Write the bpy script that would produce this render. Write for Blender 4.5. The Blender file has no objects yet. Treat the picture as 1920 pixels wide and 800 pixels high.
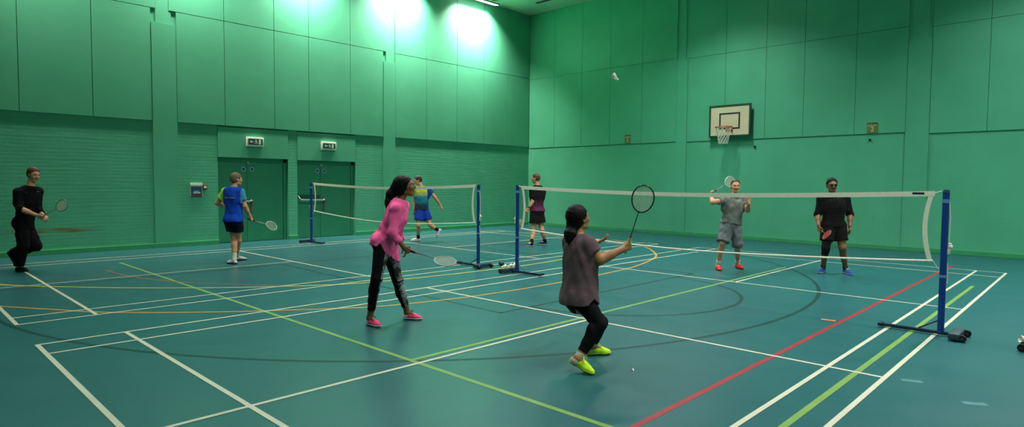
import bpy, bmesh, math, random
import numpy as np
from mathutils import Vector, Matrix
random.seed(4)
PI = math.pi
scene = bpy.context.scene
COL = scene.collection

# ------------------------------------------------------------------ camera
RM = np.array([[0.72139472, 0.69247863, 0.00793746],
               [0.03997898, -0.0302004, -0.99874402],
               [-0.69136918, 0.72080599, -0.049471]])
CAM = np.array([7.33736154, -1.05963528, 1.5853289])
FOC = 1158.71
cd = bpy.data.cameras.new('camera'); co = bpy.data.objects.new('camera', cd); COL.objects.link(co)
cd.sensor_fit = 'HORIZONTAL'; cd.sensor_width = 36.0; cd.lens = 36.0 * FOC / 1920.0
cd.clip_start = 0.05; cd.clip_end = 200
m = Matrix.Identity(4)
for i in range(3):
    m[i][0] = RM[0][i]; m[i][1] = -RM[1][i]; m[i][2] = -RM[2][i]; m[i][3] = CAM[i]
co.matrix_world = m
scene.camera = co

def at(x, y, d):
    """the place that lies d metres down the hall in the direction of pixel x, y"""
    r = RM.T @ np.array([(x - 960) / FOC, (y - 400) / FOC, 1.0])
    return CAM + r * d
def floor_at(x, y):
    r = RM.T @ np.array([(x - 960) / FOC, (y - 400) / FOC, 1.0])
    return CAM + r * (-CAM[2] / r[2])
def depth_of(p):
    return float(RM[2] @ (np.asarray(p) - CAM))
ACROSS = np.array([RM[0][0], RM[0][1], 0.0]); ACROSS /= np.linalg.norm(ACROSS)
AWAY = np.array([-ACROSS[1], ACROSS[0], 0.0])

# ------------------------------------------------------------------ materials
def lin(h):
    h = h.lstrip('#')
    out = []
    for i in (0, 2, 4):
        c = int(h[i:i + 2], 16) / 255.0
        out.append(c / 12.92 if c <= 0.04045 else ((c + 0.055) / 1.055) ** 2.4)
    return tuple(out) + (1.0,)
MATS = {}
def mat(name, hexcol, rough=0.6, var=0.12, scale=18.0, bump=0.0, metal=0.0, spec=0.4):
    if name in MATS: return MATS[name]
    mm = bpy.data.materials.new(name); mm.use_nodes = True
    nt = mm.node_tree; b = nt.nodes['Principled BSDF']
    b.inputs['Roughness'].default_value = rough; b.inputs['Metallic'].default_value = metal
    b.inputs['Specular IOR Level'].default_value = spec
    tc = nt.nodes.new('ShaderNodeTexCoord'); nz = nt.nodes.new('ShaderNodeTexNoise')
    nz.inputs['Scale'].default_value = scale; nz.inputs['Detail'].default_value = 3
    nt.links.new(tc.outputs['Object'], nz.inputs['Vector'])
    rp = nt.nodes.new('ShaderNodeValToRGB')
    c = lin(hexcol)
    rp.color_ramp.elements[0].position = 0.3; rp.color_ramp.elements[1].position = 0.7
    rp.color_ramp.elements[0].color = tuple(v * (1 - var) for v in c[:3]) + (1,)
    rp.color_ramp.elements[1].color = tuple(min(1, v * (1 + var)) for v in c[:3]) + (1,)
    nt.links.new(nz.outputs['Fac'], rp.inputs['Fac']); nt.links.new(rp.outputs['Color'], b.inputs['Base Color'])
    if bump:
        bp = nt.nodes.new('ShaderNodeBump'); bp.inputs['Strength'].default_value = bump; bp.inputs['Distance'].default_value = 0.01
        nt.links.new(nz.outputs['Fac'], bp.inputs['Height']); nt.links.new(bp.outputs['Normal'], b.inputs['Normal'])
    MATS[name] = mm
    return mm
def emit(name, hexcol, strength):
    mm = bpy.data.materials.new(name); mm.use_nodes = True
    b = mm.node_tree.nodes['Principled BSDF']
    b.inputs['Base Color'].default_value = lin(hexcol); b.inputs['Emission Color'].default_value = lin(hexcol)
    b.inputs['Emission Strength'].default_value = strength
    MATS[name] = mm
    return mm

WALL = '#489E7B'
def wall_material(name, brick):
    mm = bpy.data.materials.new(name); mm.use_nodes = True
    nt = mm.node_tree; b = nt.nodes['Principled BSDF']; N = nt.nodes.new; L = nt.links.new
    b.inputs['Roughness'].default_value = 0.5; b.inputs['Specular IOR Level'].default_value = 0.3
    geo = N('ShaderNodeNewGeometry'); sep = N('ShaderNodeSeparateXYZ'); L(geo.outputs['Position'], sep.inputs[0])
    add = N('ShaderNodeMath'); add.operation = 'ADD'; L(sep.outputs['X'], add.inputs[0]); L(sep.outputs['Y'], add.inputs[1])
    com = N('ShaderNodeCombineXYZ'); L(add.outputs[0], com.inputs['X']); L(sep.outputs['Z'], com.inputs['Y'])
    nz = N('ShaderNodeTexNoise'); nz.inputs['Scale'].default_value = 0.9; nz.inputs['Detail'].default_value = 5
    L(com.outputs[0], nz.inputs['Vector'])
    rp = N('ShaderNodeValToRGB'); c = lin(WALL)
    rp.color_ramp.elements[0].position = 0.3; rp.color_ramp.elements[1].position = 0.72
    rp.color_ramp.elements[0].color = (c[0] * .9, c[1] * .93, c[2] * .9, 1)
    rp.color_ramp.elements[1].color = (c[0] * 1.1, c[1] * 1.05, c[2] * 1.08, 1)
    L(nz.outputs['Fac'], rp.inputs['Fac'])
    col = rp.outputs['Color']
    bp = N('ShaderNodeBump'); bp.inputs['Distance'].default_value = 0.006
    if brick:
        br = N('ShaderNodeTexBrick'); br.inputs['Scale'].default_value = 1.0
        br.inputs['Brick Width'].default_value = 0.225; br.inputs['Row Height'].default_value = 0.075
        br.inputs['Mortar Size'].default_value = 0.010; br.inputs['Mortar Smooth'].default_value = 0.4
        br.inputs['Color1'].default_value = (1, 1, 1, 1); br.inputs['Color2'].default_value = (.62, .62, .62, 1); br.inputs['Mortar'].default_value = (0, 0, 0, 1)
        wob = N('ShaderNodeTexNoise'); wob.inputs['Scale'].default_value = 3.0
        L(com.outputs[0], wob.inputs['Vector'])
        mx = N('ShaderNodeMix'); mx.data_type = 'VECTOR'; mx.inputs['Factor'].default_value = 0.02
        L(com.outputs[0], mx.inputs[4]); L(wob.outputs['Color'], mx.inputs[5]); L(mx.outputs[1], br.inputs['Vector'])
        sv = N('ShaderNodeVectorMath'); sv.operation = 'MULTIPLY'; sv.inputs[1].default_value = (1.6, 17, 1); L(com.outputs[0], sv.inputs[0])
        sn = N('ShaderNodeTexNoise'); sn.inputs['Scale'].default_value = 1.0; sn.inputs['Detail'].default_value = 3; L(sv.outputs[0], sn.inputs['Vector'])
        bw = N('ShaderNodeRGBToBW'); L(br.outputs['Color'], bw.inputs[0]); ma = N('ShaderNodeMath'); ma.operation = 'MULTIPLY_ADD'; ma.inputs[1].default_value = .35; L(bw.outputs[0], ma.inputs[0])
        m3 = N('ShaderNodeMath'); m3.operation = 'MULTIPLY'; m3.inputs[1].default_value = .8; L(sn.outputs['Fac'], m3.inputs[0]); L(m3.outputs[0], ma.inputs[2])
        L(ma.outputs[0], bp.inputs['Height']); bp.inputs['Strength'].default_value = brick; bp.inputs['Distance'].default_value = 0.012
        # old scuff and dirt streaks rubbed along the brick at knee height
        st = N('ShaderNodeTexNoise'); st.inputs['Scale'].default_value = 1.0; st.inputs['Detail'].default_value = 4
        sc = N('ShaderNodeVectorMath'); sc.operation = 'MULTIPLY'; sc.inputs[1].default_value = (2.2, 22, 1)
        L(com.outputs[0], sc.inputs[0]); L(sc.outputs[0], st.inputs['Vector'])
        def band(sock, c0, w):
            s1 = N('ShaderNodeMath'); s1.operation = 'SUBTRACT'; s1.inputs[1].default_value = c0; L(sock, s1.inputs[0])
            s2 = N('ShaderNodeMath'); s2.operation = 'ABSOLUTE'; L(s1.outputs[0], s2.inputs[0])
            s3 = N('ShaderNodeMapRange'); s3.inputs['From Min'].default_value = w; s3.inputs['From Max'].default_value = w * .35
            L(s2.outputs[0], s3.inputs['Value']); return s3.outputs[0]
        def mul(a, b2):
            k = N('ShaderNodeMath'); k.operation = 'MULTIPLY'; L(a, k.inputs[0]); L(b2, k.inputs[1]); return k.outputs[0]
        nr = N('ShaderNodeMapRange'); nr.inputs['From Min'].default_value = .38; nr.inputs['From Max'].default_value = .58; L(st.outputs['Fac'], nr.inputs['Value'])
        isl = N('ShaderNodeMath'); isl.operation = 'LESS_THAN'; isl.inputs[1].default_value = -8.4; L(sep.outputs['X'], isl.inputs[0])
        f = mul(mul(mul(band(sep.outputs['Y'], 1.6, 1.0), band(sep.outputs['Z'], .50, .075)), nr.outputs[0]), isl.outputs[0])
        m2 = N('ShaderNodeMix'); m2.data_type = 'RGBA'; m2.inputs[7].default_value = lin('#6B5A2C')
        L(f, m2.inputs['Factor']); L(col, m2.inputs[6]); col = m2.outputs[2]
    else:
        n2 = N('ShaderNodeTexNoise'); n2.inputs['Scale'].default_value = 60; L(com.outputs[0], n2.inputs['Vector'])
        L(n2.outputs['Fac'], bp.inputs['Height']); bp.inputs['Strength'].default_value = 0.12
    L(bp.outputs['Normal'], b.inputs['Normal']); L(col, b.inputs['Base Color'])
    MATS[name] = mm
    return mm
M_BRICK = wall_material('green_painted_brick', 0.26)
M_BLOCK = wall_material('green_painted_blockwork', 0.08)
M_PANEL = wall_material('green_painted_panel', 0)
M_SKIRT = mat('green_painted_skirting', '#328A5A', .4, .06, 6)
M_DOOR = mat('green_painted_door', '#2B8560', .42, .05, 4)
M_CEIL = mat('pale_green_ceiling', '#A9C8A8', .8, .05, 3)
M_FLOOR = None
def floor_material():
    mm = bpy.data.materials.new('teal_sports_floor'); mm.use_nodes = True
    nt = mm.node_tree; b = nt.nodes['Principled BSDF']; N = nt.nodes.new; L = nt.links.new
    b.inputs['Specular IOR Level'].default_value = 0.44
    geo = N('ShaderNodeNewGeometry')
    nz = N('ShaderNodeTexNoise'); nz.inputs['Scale'].default_value = 0.55; nz.inputs['Detail'].default_value = 6; nz.inputs['Roughness'].default_value = .6
    L(geo.outputs['Position'], nz.inputs['Vector'])
    rp = N('ShaderNodeValToRGB'); c = lin('#185054')
    rp.color_ramp.elements[0].position = 0.32; rp.color_ramp.elements[1].position = 0.7
    rp.color_ramp.elements[0].color = (c[0] * .93, c[1] * .95, c[2] * .97, 1)
    rp.color_ramp.elements[1].color = (c[0] * 1.1, c[1] * 1.05, c[2] * 1.03, 1)
    L(nz.outputs['Fac'], rp.inputs['Fac']); L(rp.outputs['Color'], b.inputs['Base Color'])
    n2 = N('ShaderNodeTexNoise'); n2.inputs['Scale'].default_value = 2.2; n2.inputs['Detail'].default_value = 4
    L(geo.outputs['Position'], n2.inputs['Vector'])
    mr = N('ShaderNodeMapRange'); mr.inputs['To Min'].default_value = .30; mr.inputs['To Max'].default_value = .42
    L(n2.outputs['Fac'], mr.inputs['Value']); L(mr.outputs[0], b.inputs['Roughness'])
    return mm
M_FLOOR = floor_material()
M_WHITE_LINE = mat('white_court_paint', '#AEB19C', .45, .06, 5)
M_GREEN_LINE = mat('lime_court_paint', '#648A42', .45, .08, 5)
M_RED_LINE = mat('red_court_paint', '#84202B', .45, .08, 5)
M_YELLOW_LINE = mat('yellow_court_paint', '#A39C48', .45, .08, 5)
M_ORANGE_LINE = mat('ochre_court_paint', '#9E7C38', .45, .08, 5)
M_DARK_LINE = mat('dark_green_court_paint', '#043230', .45, .08, 5, 0.0, 0.0, .28)
M_BROWN_LINE = mat('faded_red_court_paint', '#6A4A4C', .45, .08, 5)
M_BLUE = mat('blue_painted_steel', '#10367E', .35, .05, 20)
M_NAVY = mat('dark_navy_steel', '#10243A', .45, .06, 20)
M_GREYBLUE = mat('dark_grey_weight', '#263C44', .5, .1, 20)
M_BLACK = mat('black_rubber', '#0C0F10', .5, .1, 20)
M_TAPE = mat('white_net_tape', '#D9DCC8', .7, .06, 30)
M_CORD = mat('white_cord', '#D0CFC2', .7, .06, 30)
M_MESH = mat('brown_net_twine', '#34362A', .8, .06, 30)
M_STEEL = mat('brushed_steel', '#B9BEB8', .3, .05, 30, metal=.8)
M_WHITE = mat('white_plastic', '#D6DACF', .45, .04, 20)
M_SIGN_GREEN = mat('exit_sign_green', '#0B5237', .4, .05, 20)
M_OLIVE = mat('olive_sign_face', '#5C6E33', .5, .08, 20)
M_CREAM = mat('cream_sign_print', '#C9CFA6', .5, .04, 20)
M_BOARD = mat('backboard_cream', '#B7B394', .5, .06, 4)
M_FRAMEGREEN = mat('dark_green_board_frame', '#0A3A2A', .5, .1, 12)
M_RING = mat('orange_ring_paint', '#B4472A', .45, .1, 20)
M_TWINE = mat('white_hoop_net', '#B9C3AC', .8, .1, 30)

# ------------------------------------------------------------------ object helpers
def link_mesh(name, me, parent=None, loc=None):
    o = bpy.data.objects.new(name, me); COL.objects.link(o)
    if parent is not None: o.parent = parent
    if loc is not None: o.location = loc
    return o
def mesh_obj(name, verts, faces, mats, parent=None, loc=(0, 0, 0), smooth=False, mi=None):
    me = bpy.data.meshes.new(name)
    v = np.asarray(verts, float)
    if parent is None: v = v - np.asarray(loc, float)
    me.from_pydata(v.tolist(), [], [list(map(int, f)) for f in faces])
    for mm in (mats if isinstance(mats, (list, tuple)) else [mats]): me.materials.append(mm)
    if mi is not None: me.polygons.foreach_set('material_index', np.asarray(mi, np.int32))
    if smooth: me.polygons.foreach_set('use_smooth', np.ones(len(me.polygons), bool))
    me.update()
    return link_mesh(name, me, parent, loc if parent is None else None)
def tag(o, label=None, cat=None, group=None, kind=None):
    if label: o['label'] = label
    if cat: o['category'] = cat
    if group: o['group'] = group
    if kind: o['kind'] = kind
    return o
def empty(name, loc, label=None, cat=None, group=None, kind=None, rz=0):
    o = bpy.data.objects.new(name, None); COL.objects.link(o); o.location = loc; o.rotation_euler = (0, 0, rz)
    o.empty_display_size = 0.05
    return tag(o, label, cat, group, kind)

class MB:
    """collects shapes into one mesh"""
    def __init__(s): s.bm = bmesh.new()
    def box(s, c, d, rot=None, bevel=0.0):
        r = bmesh.ops.create_cube(s.bm, size=1.0)
        vs = r['verts']
        bmesh.ops.scale(s.bm, vec=d, verts=vs)
        if bevel:
            es = list({e for v in vs for e in v.link_edges})
            rb = bmesh.ops.bevel(s.bm, geom=es, offset=bevel, segments=2, affect='EDGES', profile=.6)
            vs = list({v for v in rb['verts']} | {v for v in vs if v.is_valid})
            vs = [v for v in vs if v.is_valid]
            seen = set(); stack = [vs[0]]
            while stack:
                v = stack.pop()
                if v in seen: continue
                seen.add(v)
                for e in v.link_edges: stack.append(e.other_vert(v))
            vs = list(seen)
        if rot is not None: bmesh.ops.rotate(s.bm, cent=(0, 0, 0), matrix=rot, verts=vs)
        bmesh.ops.translate(s.bm, vec=c, verts=vs)
        return s
    def span(s, x0, x1, y0, y1, z0, z1, bevel=0.0):
        return s.box(((x0 + x1) / 2, (y0 + y1) / 2, (z0 + z1) / 2), (abs(x1 - x0), abs(y1 - y0), abs(z1 - z0)), None, bevel)
    def cyl(s, a, b, r, r2=None, seg=16, caps=True):
        a = Vector(a); b = Vector(b); d = b - a
        rr = bmesh.ops.create_cone(s.bm, cap_ends=caps, cap_tris=False, segments=seg, radius1=r, radius2=r if r2 is None else r2, depth=d.length)
        q = Vector((0, 0, 1)).rotation_difference(d.normalized())
        bmesh.ops.rotate(s.bm, cent=(0, 0, 0), matrix=q.to_matrix(), verts=rr['verts'])
        bmesh.ops.translate(s.bm, vec=(a + b) / 2, verts=rr['verts'])
        return s
    def ball(s, c, r, sc=(1, 1, 1), seg=16):
        rr = bmesh.ops.create_uvsphere(s.bm, u_segments=seg, v_segments=max(6, seg // 2), radius=r)
        bmesh.ops.scale(s.bm, vec=sc, verts=rr['verts']); bmesh.ops.translate(s.bm, vec=c, verts=rr['verts'])
        return s
    def tube(s, pts, r, seg=6, closed=False, rs=None):
        P = [Vector(p) for p in pts]; n = len(P); rings = []
        up = Vector((0, 0, 1))
        for i in range(n):
            a = P[(i - 1) % n] if (closed or i > 0) else P[i]
            b = P[(i + 1) % n] if (closed or i < n - 1) else P[i]
            t = (b - a)
            if t.length < 1e-9: t = Vector((1, 0, 0))
            t.normalize()
            u = up - t * up.dot(t)
            if u.length < .2:
                u = Vector((1, 0, 0)) - t * t.x
                if u.length < .2: u = Vector((0, 1, 0)) - t * t.y
            u.normalize(); w = t.cross(u)
            rad = rs[i] if rs else r
            rings.append([s.bm.verts.new(P[i] + (u * math.cos(k * 2 * PI / seg) + w * math.sin(k * 2 * PI / seg)) * rad) for k in range(seg)])
        for i in range(n if closed else n - 1):
            A = rings[i]; B = rings[(i + 1) % n]
            for k in range(seg):
                try: s.bm.faces.new((A[k], A[(k + 1) % seg], B[(k + 1) % seg], B[k]))
                except ValueError: pass
        if not closed:
            s.bm.faces.new(rings[0][::-1]); s.bm.faces.new(rings[-1])
        return s
    def ribbon(s, pts, w, z0, z1):
        """a flat painted strip following points on the floor"""
        P = [Vector((p[0], p[1], 0)) for p in pts]; n = len(P); A = []
        for i in range(n):
            t = (P[min(i + 1, n - 1)] - P[max(i - 1, 0)]).normalized(); nrm = Vector((-t.y, t.x, 0))
            l = P[i] + nrm * w / 2; r = P[i] - nrm * w / 2
            A.append([s.bm.verts.new((l.x, l.y, z1)), s.bm.verts.new((r.x, r.y, z1))])
        for i in range(n - 1): s.bm.faces.new((A[i][0], A[i][1], A[i + 1][1], A[i + 1][0]))
        return s
    def poly(s, pts, thick):
        vs = [s.bm.verts.new(p) for p in pts]; f = s.bm.faces.new(vs)
        r = bmesh.ops.extrude_face_region(s.bm, geom=[f]); ev = [e for e in r['geom'] if isinstance(e, bmesh.types.BMVert)]
        bmesh.ops.translate(s.bm, vec=thick, verts=ev); return s
    def build(s, name, mats, parent=None, loc=(0, 0, 0), smooth=False):
        bmesh.ops.recalc_face_normals(s.bm, faces=s.bm.faces[:])
        if parent is None and tuple(loc) != (0, 0, 0): bmesh.ops.translate(s.bm, vec=-Vector(loc), verts=s.bm.verts[:])
        me = bpy.data.meshes.new(name); s.bm.to_mesh(me); s.bm.free()
        for mm in (mats if isinstance(mats, (list, tuple)) else [mats]): me.materials.append(mm)
        if smooth:
            me.polygons.foreach_set('use_smooth', np.ones(len(me.polygons), bool))
            try: me.set_sharp_from_angle(angle=math.radians(40))
            except Exception: pass
        return link_mesh(name, me, parent, loc if parent is None else None)

def text_mesh(name, body, size, mtx, m_, parent, extrude=.001):
    cu = bpy.data.curves.new(name, 'FONT'); cu.body = body; cu.size = size; cu.align_x = 'CENTER'; cu.align_y = 'CENTER'; cu.extrude = extrude
    to = bpy.data.objects.new(name + '_curve', cu); COL.objects.link(to)
    dg = bpy.context.evaluated_depsgraph_get(); dg.update()
    me = bpy.data.meshes.new_from_object(to.evaluated_get(dg))
    bpy.data.objects.remove(to, do_unlink=True); bpy.data.curves.remove(cu)
    me.transform(mtx); me.materials.clear(); me.materials.append(m_); me.name = name
    return link_mesh(name, me, parent)

# ------------------------------------------------------------------ hall shell
XW, YW, ZC = -8.65, 16.5, 7.9
XE, YN = 14.8, -3.2
G = 0.007          # half width of the dark joints between wall panels

# left wall: brick below, boarded panels above, two recessed double doors
D1 = (5.0, 6.84, 2.175); D2 = (7.10, 8.92, 2.165)
w = MB()
for y0, y1 in ((YN, D1[0]), (D1[1], D2[0]), (D2[1], YW + .3)): w.span(XW - .3, XW, y0, y1, 0, 2.95)
wl = tag(w.build('wall_left', M_BRICK), kind='structure')
w = MB()
for d in (D1, D2):
    w.span(XW - .3, XW + .012, d[0] + G, d[1] - G, d[2], 2.93)          # flush boards above the doors
    w.span(XW - .34, XW - .3, d[0], d[1], 0, d[2])                       # back of the recess
w.build('door_header', M_PANEL, wl)
w = MB(); w.span(XW - .3, XW, YN, YW + .3, 2.95, ZC)
edges1 = [YN, -1.4, -.13, 1.12, 2.39, 3.55]; edges2 = [4.08, 5.19, 6.47, 7.45, 8.75, 9.89]; edges3 = [10.32, 11.55, 12.85, 14.1, 15.3, YW]
P1 = XW + .028
for E_ in (edges1, edges2, edges3):
    for a, b in zip(E_[:-1], E_[1:]): w.span(XW - .01, P1, a + G, b - G, 2.965, 5.53)
edges1u = [YN, -1.4, -.13, 1.12, 2.39, 3.65]; edges2u = [3.93, 5.19, 6.47, 7.45, 8.75, 9.99]; edges3u = [10.32, 11.55, 12.85, 14.1, 15.3, YW]
for E_ in (edges1u, edges2u, edges3u):
    for a, b in zip(E_[:-1], E_[1:]): w.span(XW - .01, P1, a + G, b - G, 5.545, ZC)
w.build('wall_panel', M_PANEL, wl)
w = MB()
for a, b, z in ((3.55, 4.08, 5.22), (9.89, 10.32, 5.24)):
    w.span(XW - .01, XW + .04, a + G, b - G, 0, z)
    w.span(XW - .01, XW + .018, a + .1, b - .1, z, ZC)
w.build('pilaster', M_PANEL, wl)

# right (far end) wall
w = MB(); w.span(XW - .3, XE + .3, YW, YW + .3, 0, ZC)
wr = tag(w.build('wall_right', M_BLOCK), kind='structure')
w = MB(); Q = YW - .026
sec = [([-8.6, -7.38, -6.12, -4.92, -3.67, -2.42], 2.91, 5.49), ([-2.05, -.84, .34, 1.37, 2.63, 3.76], 2.895, 5.43), ([4.25, 5.35, 6.6, 7.85, 9.1], 2.845, 5.35), ([9.6, 10.9, 12.2, 13.5, XE], 2.845, 5.35)]
G = .0045
for E_, za, zb in sec:
    for a, b in zip(E_[:-1], E_[1:]):
        w.span(a + G, b - G, Q, YW + .01, za, zb - G); w.span(a + G, b - G, Q, YW + .01, zb + G, ZC)
w.build('wall_panel', M_PANEL, wr)
w = MB()
for a, b, z in ((-2.42, -2.05, 5.4), (3.76, 4.25, 5.1), (9.1, 9.6, 5.1)):
    w.span(a + G, b - G, YW - .036, YW + .01, 0, z); w.span(a + .07, b - .07, YW - .018, YW + .01, z, ZC)
w.build('pilaster', M_PANEL, wr)
tag(MB().span(XE, XE + .3, YN - .3, YW + .3, 0, ZC).build('wall_east', M_BLOCK), kind='structure')
tag(MB().span(XW - .3, XE + .3, YN - .3, YN, 0, ZC).build('wall_near', M_BLOCK), kind='structure')
ceil = tag(MB().span(XW - .3, XE + .3, YN - .3, YW + .3, ZC, ZC + .2).build('ceiling', M_CEIL), kind='structure')
fl = tag(MB().span(XW - .6, XE + .3, YN - .3, YW + .3, -.2, 0).build('floor', M_FLOOR), kind='structure')
# skirting boards
b = MB()
for y0, y1 in ((YN, D1[0]), (D1[1], D2[0]), (D2[1], YW - .02)):
    b.span(XW - .005, XW + .05, y0, y1, 0, .105, .006)
tag(b.build('baseboard_left', M_SKIRT), kind='structure')
tag(MB().span(XW + .05, XE, YW - .05, YW + .005, 0, .105, .006).build('baseboard_right', M_SKIRT), kind='structure')

# ------------------------------------------------------------------ doors
def double_door(name, d, mid):
    y0, y1, z1 = d; xb = XW - .13
    root = empty(name, (xb, (y0 + y1) / 2, 0), 'green double fire door recessed in the left wall', None, None, 'structure')
    def P(mb, nm, mt, par=root, smooth=False):
        bmesh.ops.translate(mb.bm, vec=(-xb, -(y0 + y1) / 2, 0), verts=mb.bm.verts[:]); return mb.build(nm, mt, par, smooth=smooth)
    f = MB(); f.span(xb - .06, xb + .02, y0, y0 + .06, 0, z1); f.span(xb - .06, xb + .02, y1 - .085, y1, 0, z1); f.span(xb - .06, xb + .02, y0, y1, z1 - .1, z1)
    P(f, 'door_frame', M_DOOR)
    for a, b_, s in ((y0 + .065, mid - .004, 1), (mid + .004, y1 - .09, -1)):
        lf = P(MB().span(xb - .05, xb - .004, a, b_, .008, z1 - .105, .003), 'door_leaf', M_DOOR)
        yc = mid - .11 if s == 1 else mid + .11
        r = MB(); r.cyl((xb - .006, yc, 1.885), (xb + .004, yc, 1.885), .062, seg=24)
        rd = P(r, 'door_roundel', mat('pale_blue_sticker', '#7FA9B8', .5), lf)
        k = MB(); k.cyl((xb + .003, yc, 1.885), (xb + .006, yc, 1.885), .036, seg=20); P(k, 'roundel_centre', mat('dark_blue_print', '#123A66', .5), rd)
    s_ = MB(); s_.span(xb - .01, xb + .012, mid - .022, mid + .022, .01, z1 - .105); P(s_, 'meeting_stile', M_DOOR)
    # push bar on the leaf nearer the left edge
    p = MB(); ya, yb = mid - .71, mid + .05
    p.tube([(xb + .0, ya, 1.2), (xb + .09, ya + .01, 1.12), (xb + .11, ya + .05, 1.07), (xb + .11, yb - .04, 1.05), (xb + .1, yb, 1.07), (xb, yb, 1.1)], .02, 8)
    P(p, 'push_bar', M_STEEL, smooth=True)
    h = MB(); h.span(xb - .002, xb + .03, ya + .06, mid - .06, 1.1, 1.2, .004); P(h, 'bar_backplate', mat('dark_green_latch', '#154A34', .4))
    l = MB(); l.box((xb + .05, mid + .085, .92), (.05, .05, .3), Matrix.Rotation(-.12, 3, 'X'), .01); P(l, 'latch_lever', mat('grey_brown_latch', '#4A5A48', .4))
    hg = MB(); hg.span(xb + .0, xb + .02, mid - .02, mid + .03, z1 - .15, z1 - .09, .004); P(hg, 'top_bolt', M_STEEL)
    return root
door_a = double_door('door_1', D1, 5.80)
door_b = double_door('door_2', D2, 7.88)
door_a['label'] = 'green double fire door behind the person in blue'
door_b['label'] = 'green double fire door behind the far net post, right of the other one'

# running man, arrow and doorway exit signs above the doors
def exit_sign(y0, y1, z0, z1, label):
    x = XW + .012; yc = (y0 + y1) / 2
    root = empty('exit_sign', (x, yc, z0), label, 'exit sign', 'exit signs over the double doors')
    W = y1 - y0; H = z1 - z0; F = .075
    hb = MB(); hb.box((F / 2, 0, H / 2), (F, W, H), None, .012); hb.build('housing', M_WHITE, root, smooth=True)
    fc = MB(); fc.box((F + .001, 0, H / 2), (.006, W * .86, H * .66), None, .001); face = fc.build('sign_face', M_SIGN_GREEN, root)
    X = F + .0042; zc = H / 2; h = H * .27
    def S(pts, nm): 
        k = MB(); k.poly([(X, p[0] * h, zc + p[1] * h) for p in pts], (.0015, 0, 0)); return k.build(nm, M_WHITE, face)
    k = MB()
    def pg(pts): k.poly([(X, p[0] * h, zc + p[1] * h) for p in pts], (.0015, 0, 0))
    pg([(-2.3, 0), (-1.75, .65), (-1.75, .22), (-1.0, .22), (-1.0, -.22), (-1.75, -.22), (-1.75, -.65)])       # arrow
    k.build('arrow', M_WHITE, face)
    k = MB()
    k.cyl((X, .18 * h, zc + .68 * h), (X + .0015, .18 * h, zc + .68 * h), .22 * h, seg=12)
    pg([(-.05, .45), (.35, .4), (.5, -.1), (.15, -.15)]); pg([(.35, .38), (.42, .22), (.85, .05), (.8, .22)]); pg([(-.05, .43), (-.5, .3), (-.52, .1), (-.05, .22)])
    pg([(.15, -.12), (.48, -.1), (.85, -.5), (.7, -.95), (.52, -.9), (.6, -.52)]); pg([(.15, -.1), (.4, -.2), (.0, -.6), (-.55, -.62), (-.55, -.45), (-.1, -.42)])
    k.build('running_figure', M_WHITE, face)
    k = MB(); pg([(1.3, .95), (2.15, .95), (2.15, -.95), (1.3, -.95)]); k.build('doorway_mark', M_WHITE, face)
    return root
exit_sign(5.70, 6.14, 2.47, 2.71, 'white framed green exit sign over the left double door')
exit_sign(7.80, 8.25, 2.47, 2.70, 'white framed green exit sign over the right double door')

# notice with plastic cover and the small sign beside it
root = empty('notice', (XW, 4.48, 1.2), 'square notice in a clear holder on brick left of the doors', 'notice')
MB().box((.012, 0, .16), (.022, .29, .34), None, .006).build('holder', mat('clear_holder_grey', '#7FA898', .35), root)
k = MB(); k.box((.025, 0, .11), (.004, .245, .24)); face = k.build('notice_sheet', mat('navy_notice', '#1B3E58', .5), root)
k = MB(); k.box((.028, .01, .085), (.003, .16, .03)); k.box((.028, .0, .12), (.003, .12, .012)); k.build('notice_print', mat('pale_print', '#B9CACB', .5), face)
k = MB(); k.box((.028, 0, .027), (.003, .22, .055)); k.build('notice_band', mat('dark_red_band', '#5C3436', .5), face)
MB().box((.026, 0, .285), (.01, .28, .05), None, .003).build('holder_clip', M_WHITE, root)
root = empty('call_point', (XW, 4.68, 1.36), 'small square red and white plate beside the notice', 'wall plate')
MB().box((.02, 0, .06), (.04, .1, .11), None, .006).build('plate', mat('dull_red_plate', '#6A3A33', .5), root)
MB().box((.042, 0, .06), (.005, .06, .05), None, .001).build('plate_label', M_WHITE, root)

# court number signs on the far wall
def court_sign(xc, z0, wd, ht, num, label):
    root = empty('court_sign', (xc, Q, z0), label, 'court sign', 'court number signs on the far wall')
    MB().box((0, -.006, ht / 2), (wd, .012, ht), None, .002).build('sign_plate', M_OLIVE, root)
    k = MB(); k.box((0, -.0135, ht - .025), (wd, .003, .045)); band = k.build('sign_band', mat('dark_olive_band', '#43582B', .5), root)
    rot = Matrix.Translation((0, -.015, ht - .075)) @ Matrix.Rotation(PI / 2, 4, 'X')
    text_mesh('court_word', 'COURT', wd * .26, rot, M_CREAM, root)
    text_mesh('court_number', num, ht * .62, Matrix.Translation((0, -.015, ht * .36)) @ Matrix.Rotation(PI / 2, 4, 'X'), M_CREAM, root)
court_sign(-4.18, 2.915, .23, .29, '1', 'olive court sign numbered 1 near the hall corner')
court_sign(3.05, 2.90, .235, .27, '2', 'olive court sign numbered 2 right of the backboard')
for x, z, lb in ((.08, 2.67, 'small dark round fixing on far wall under the backboard corner'), (3.0, 2.74, 'small dark round fixing on far wall below the number 2 sign')):
    k = MB(); k.cyl((x, YW - .04, z), (x, YW + .001, z), .028, seg=14)
    tag(k.build('wall_fixing', M_BLACK, None, (x, YW, z)), lb, 'wall fixing', 'dark fixings on the far wall')

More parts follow.
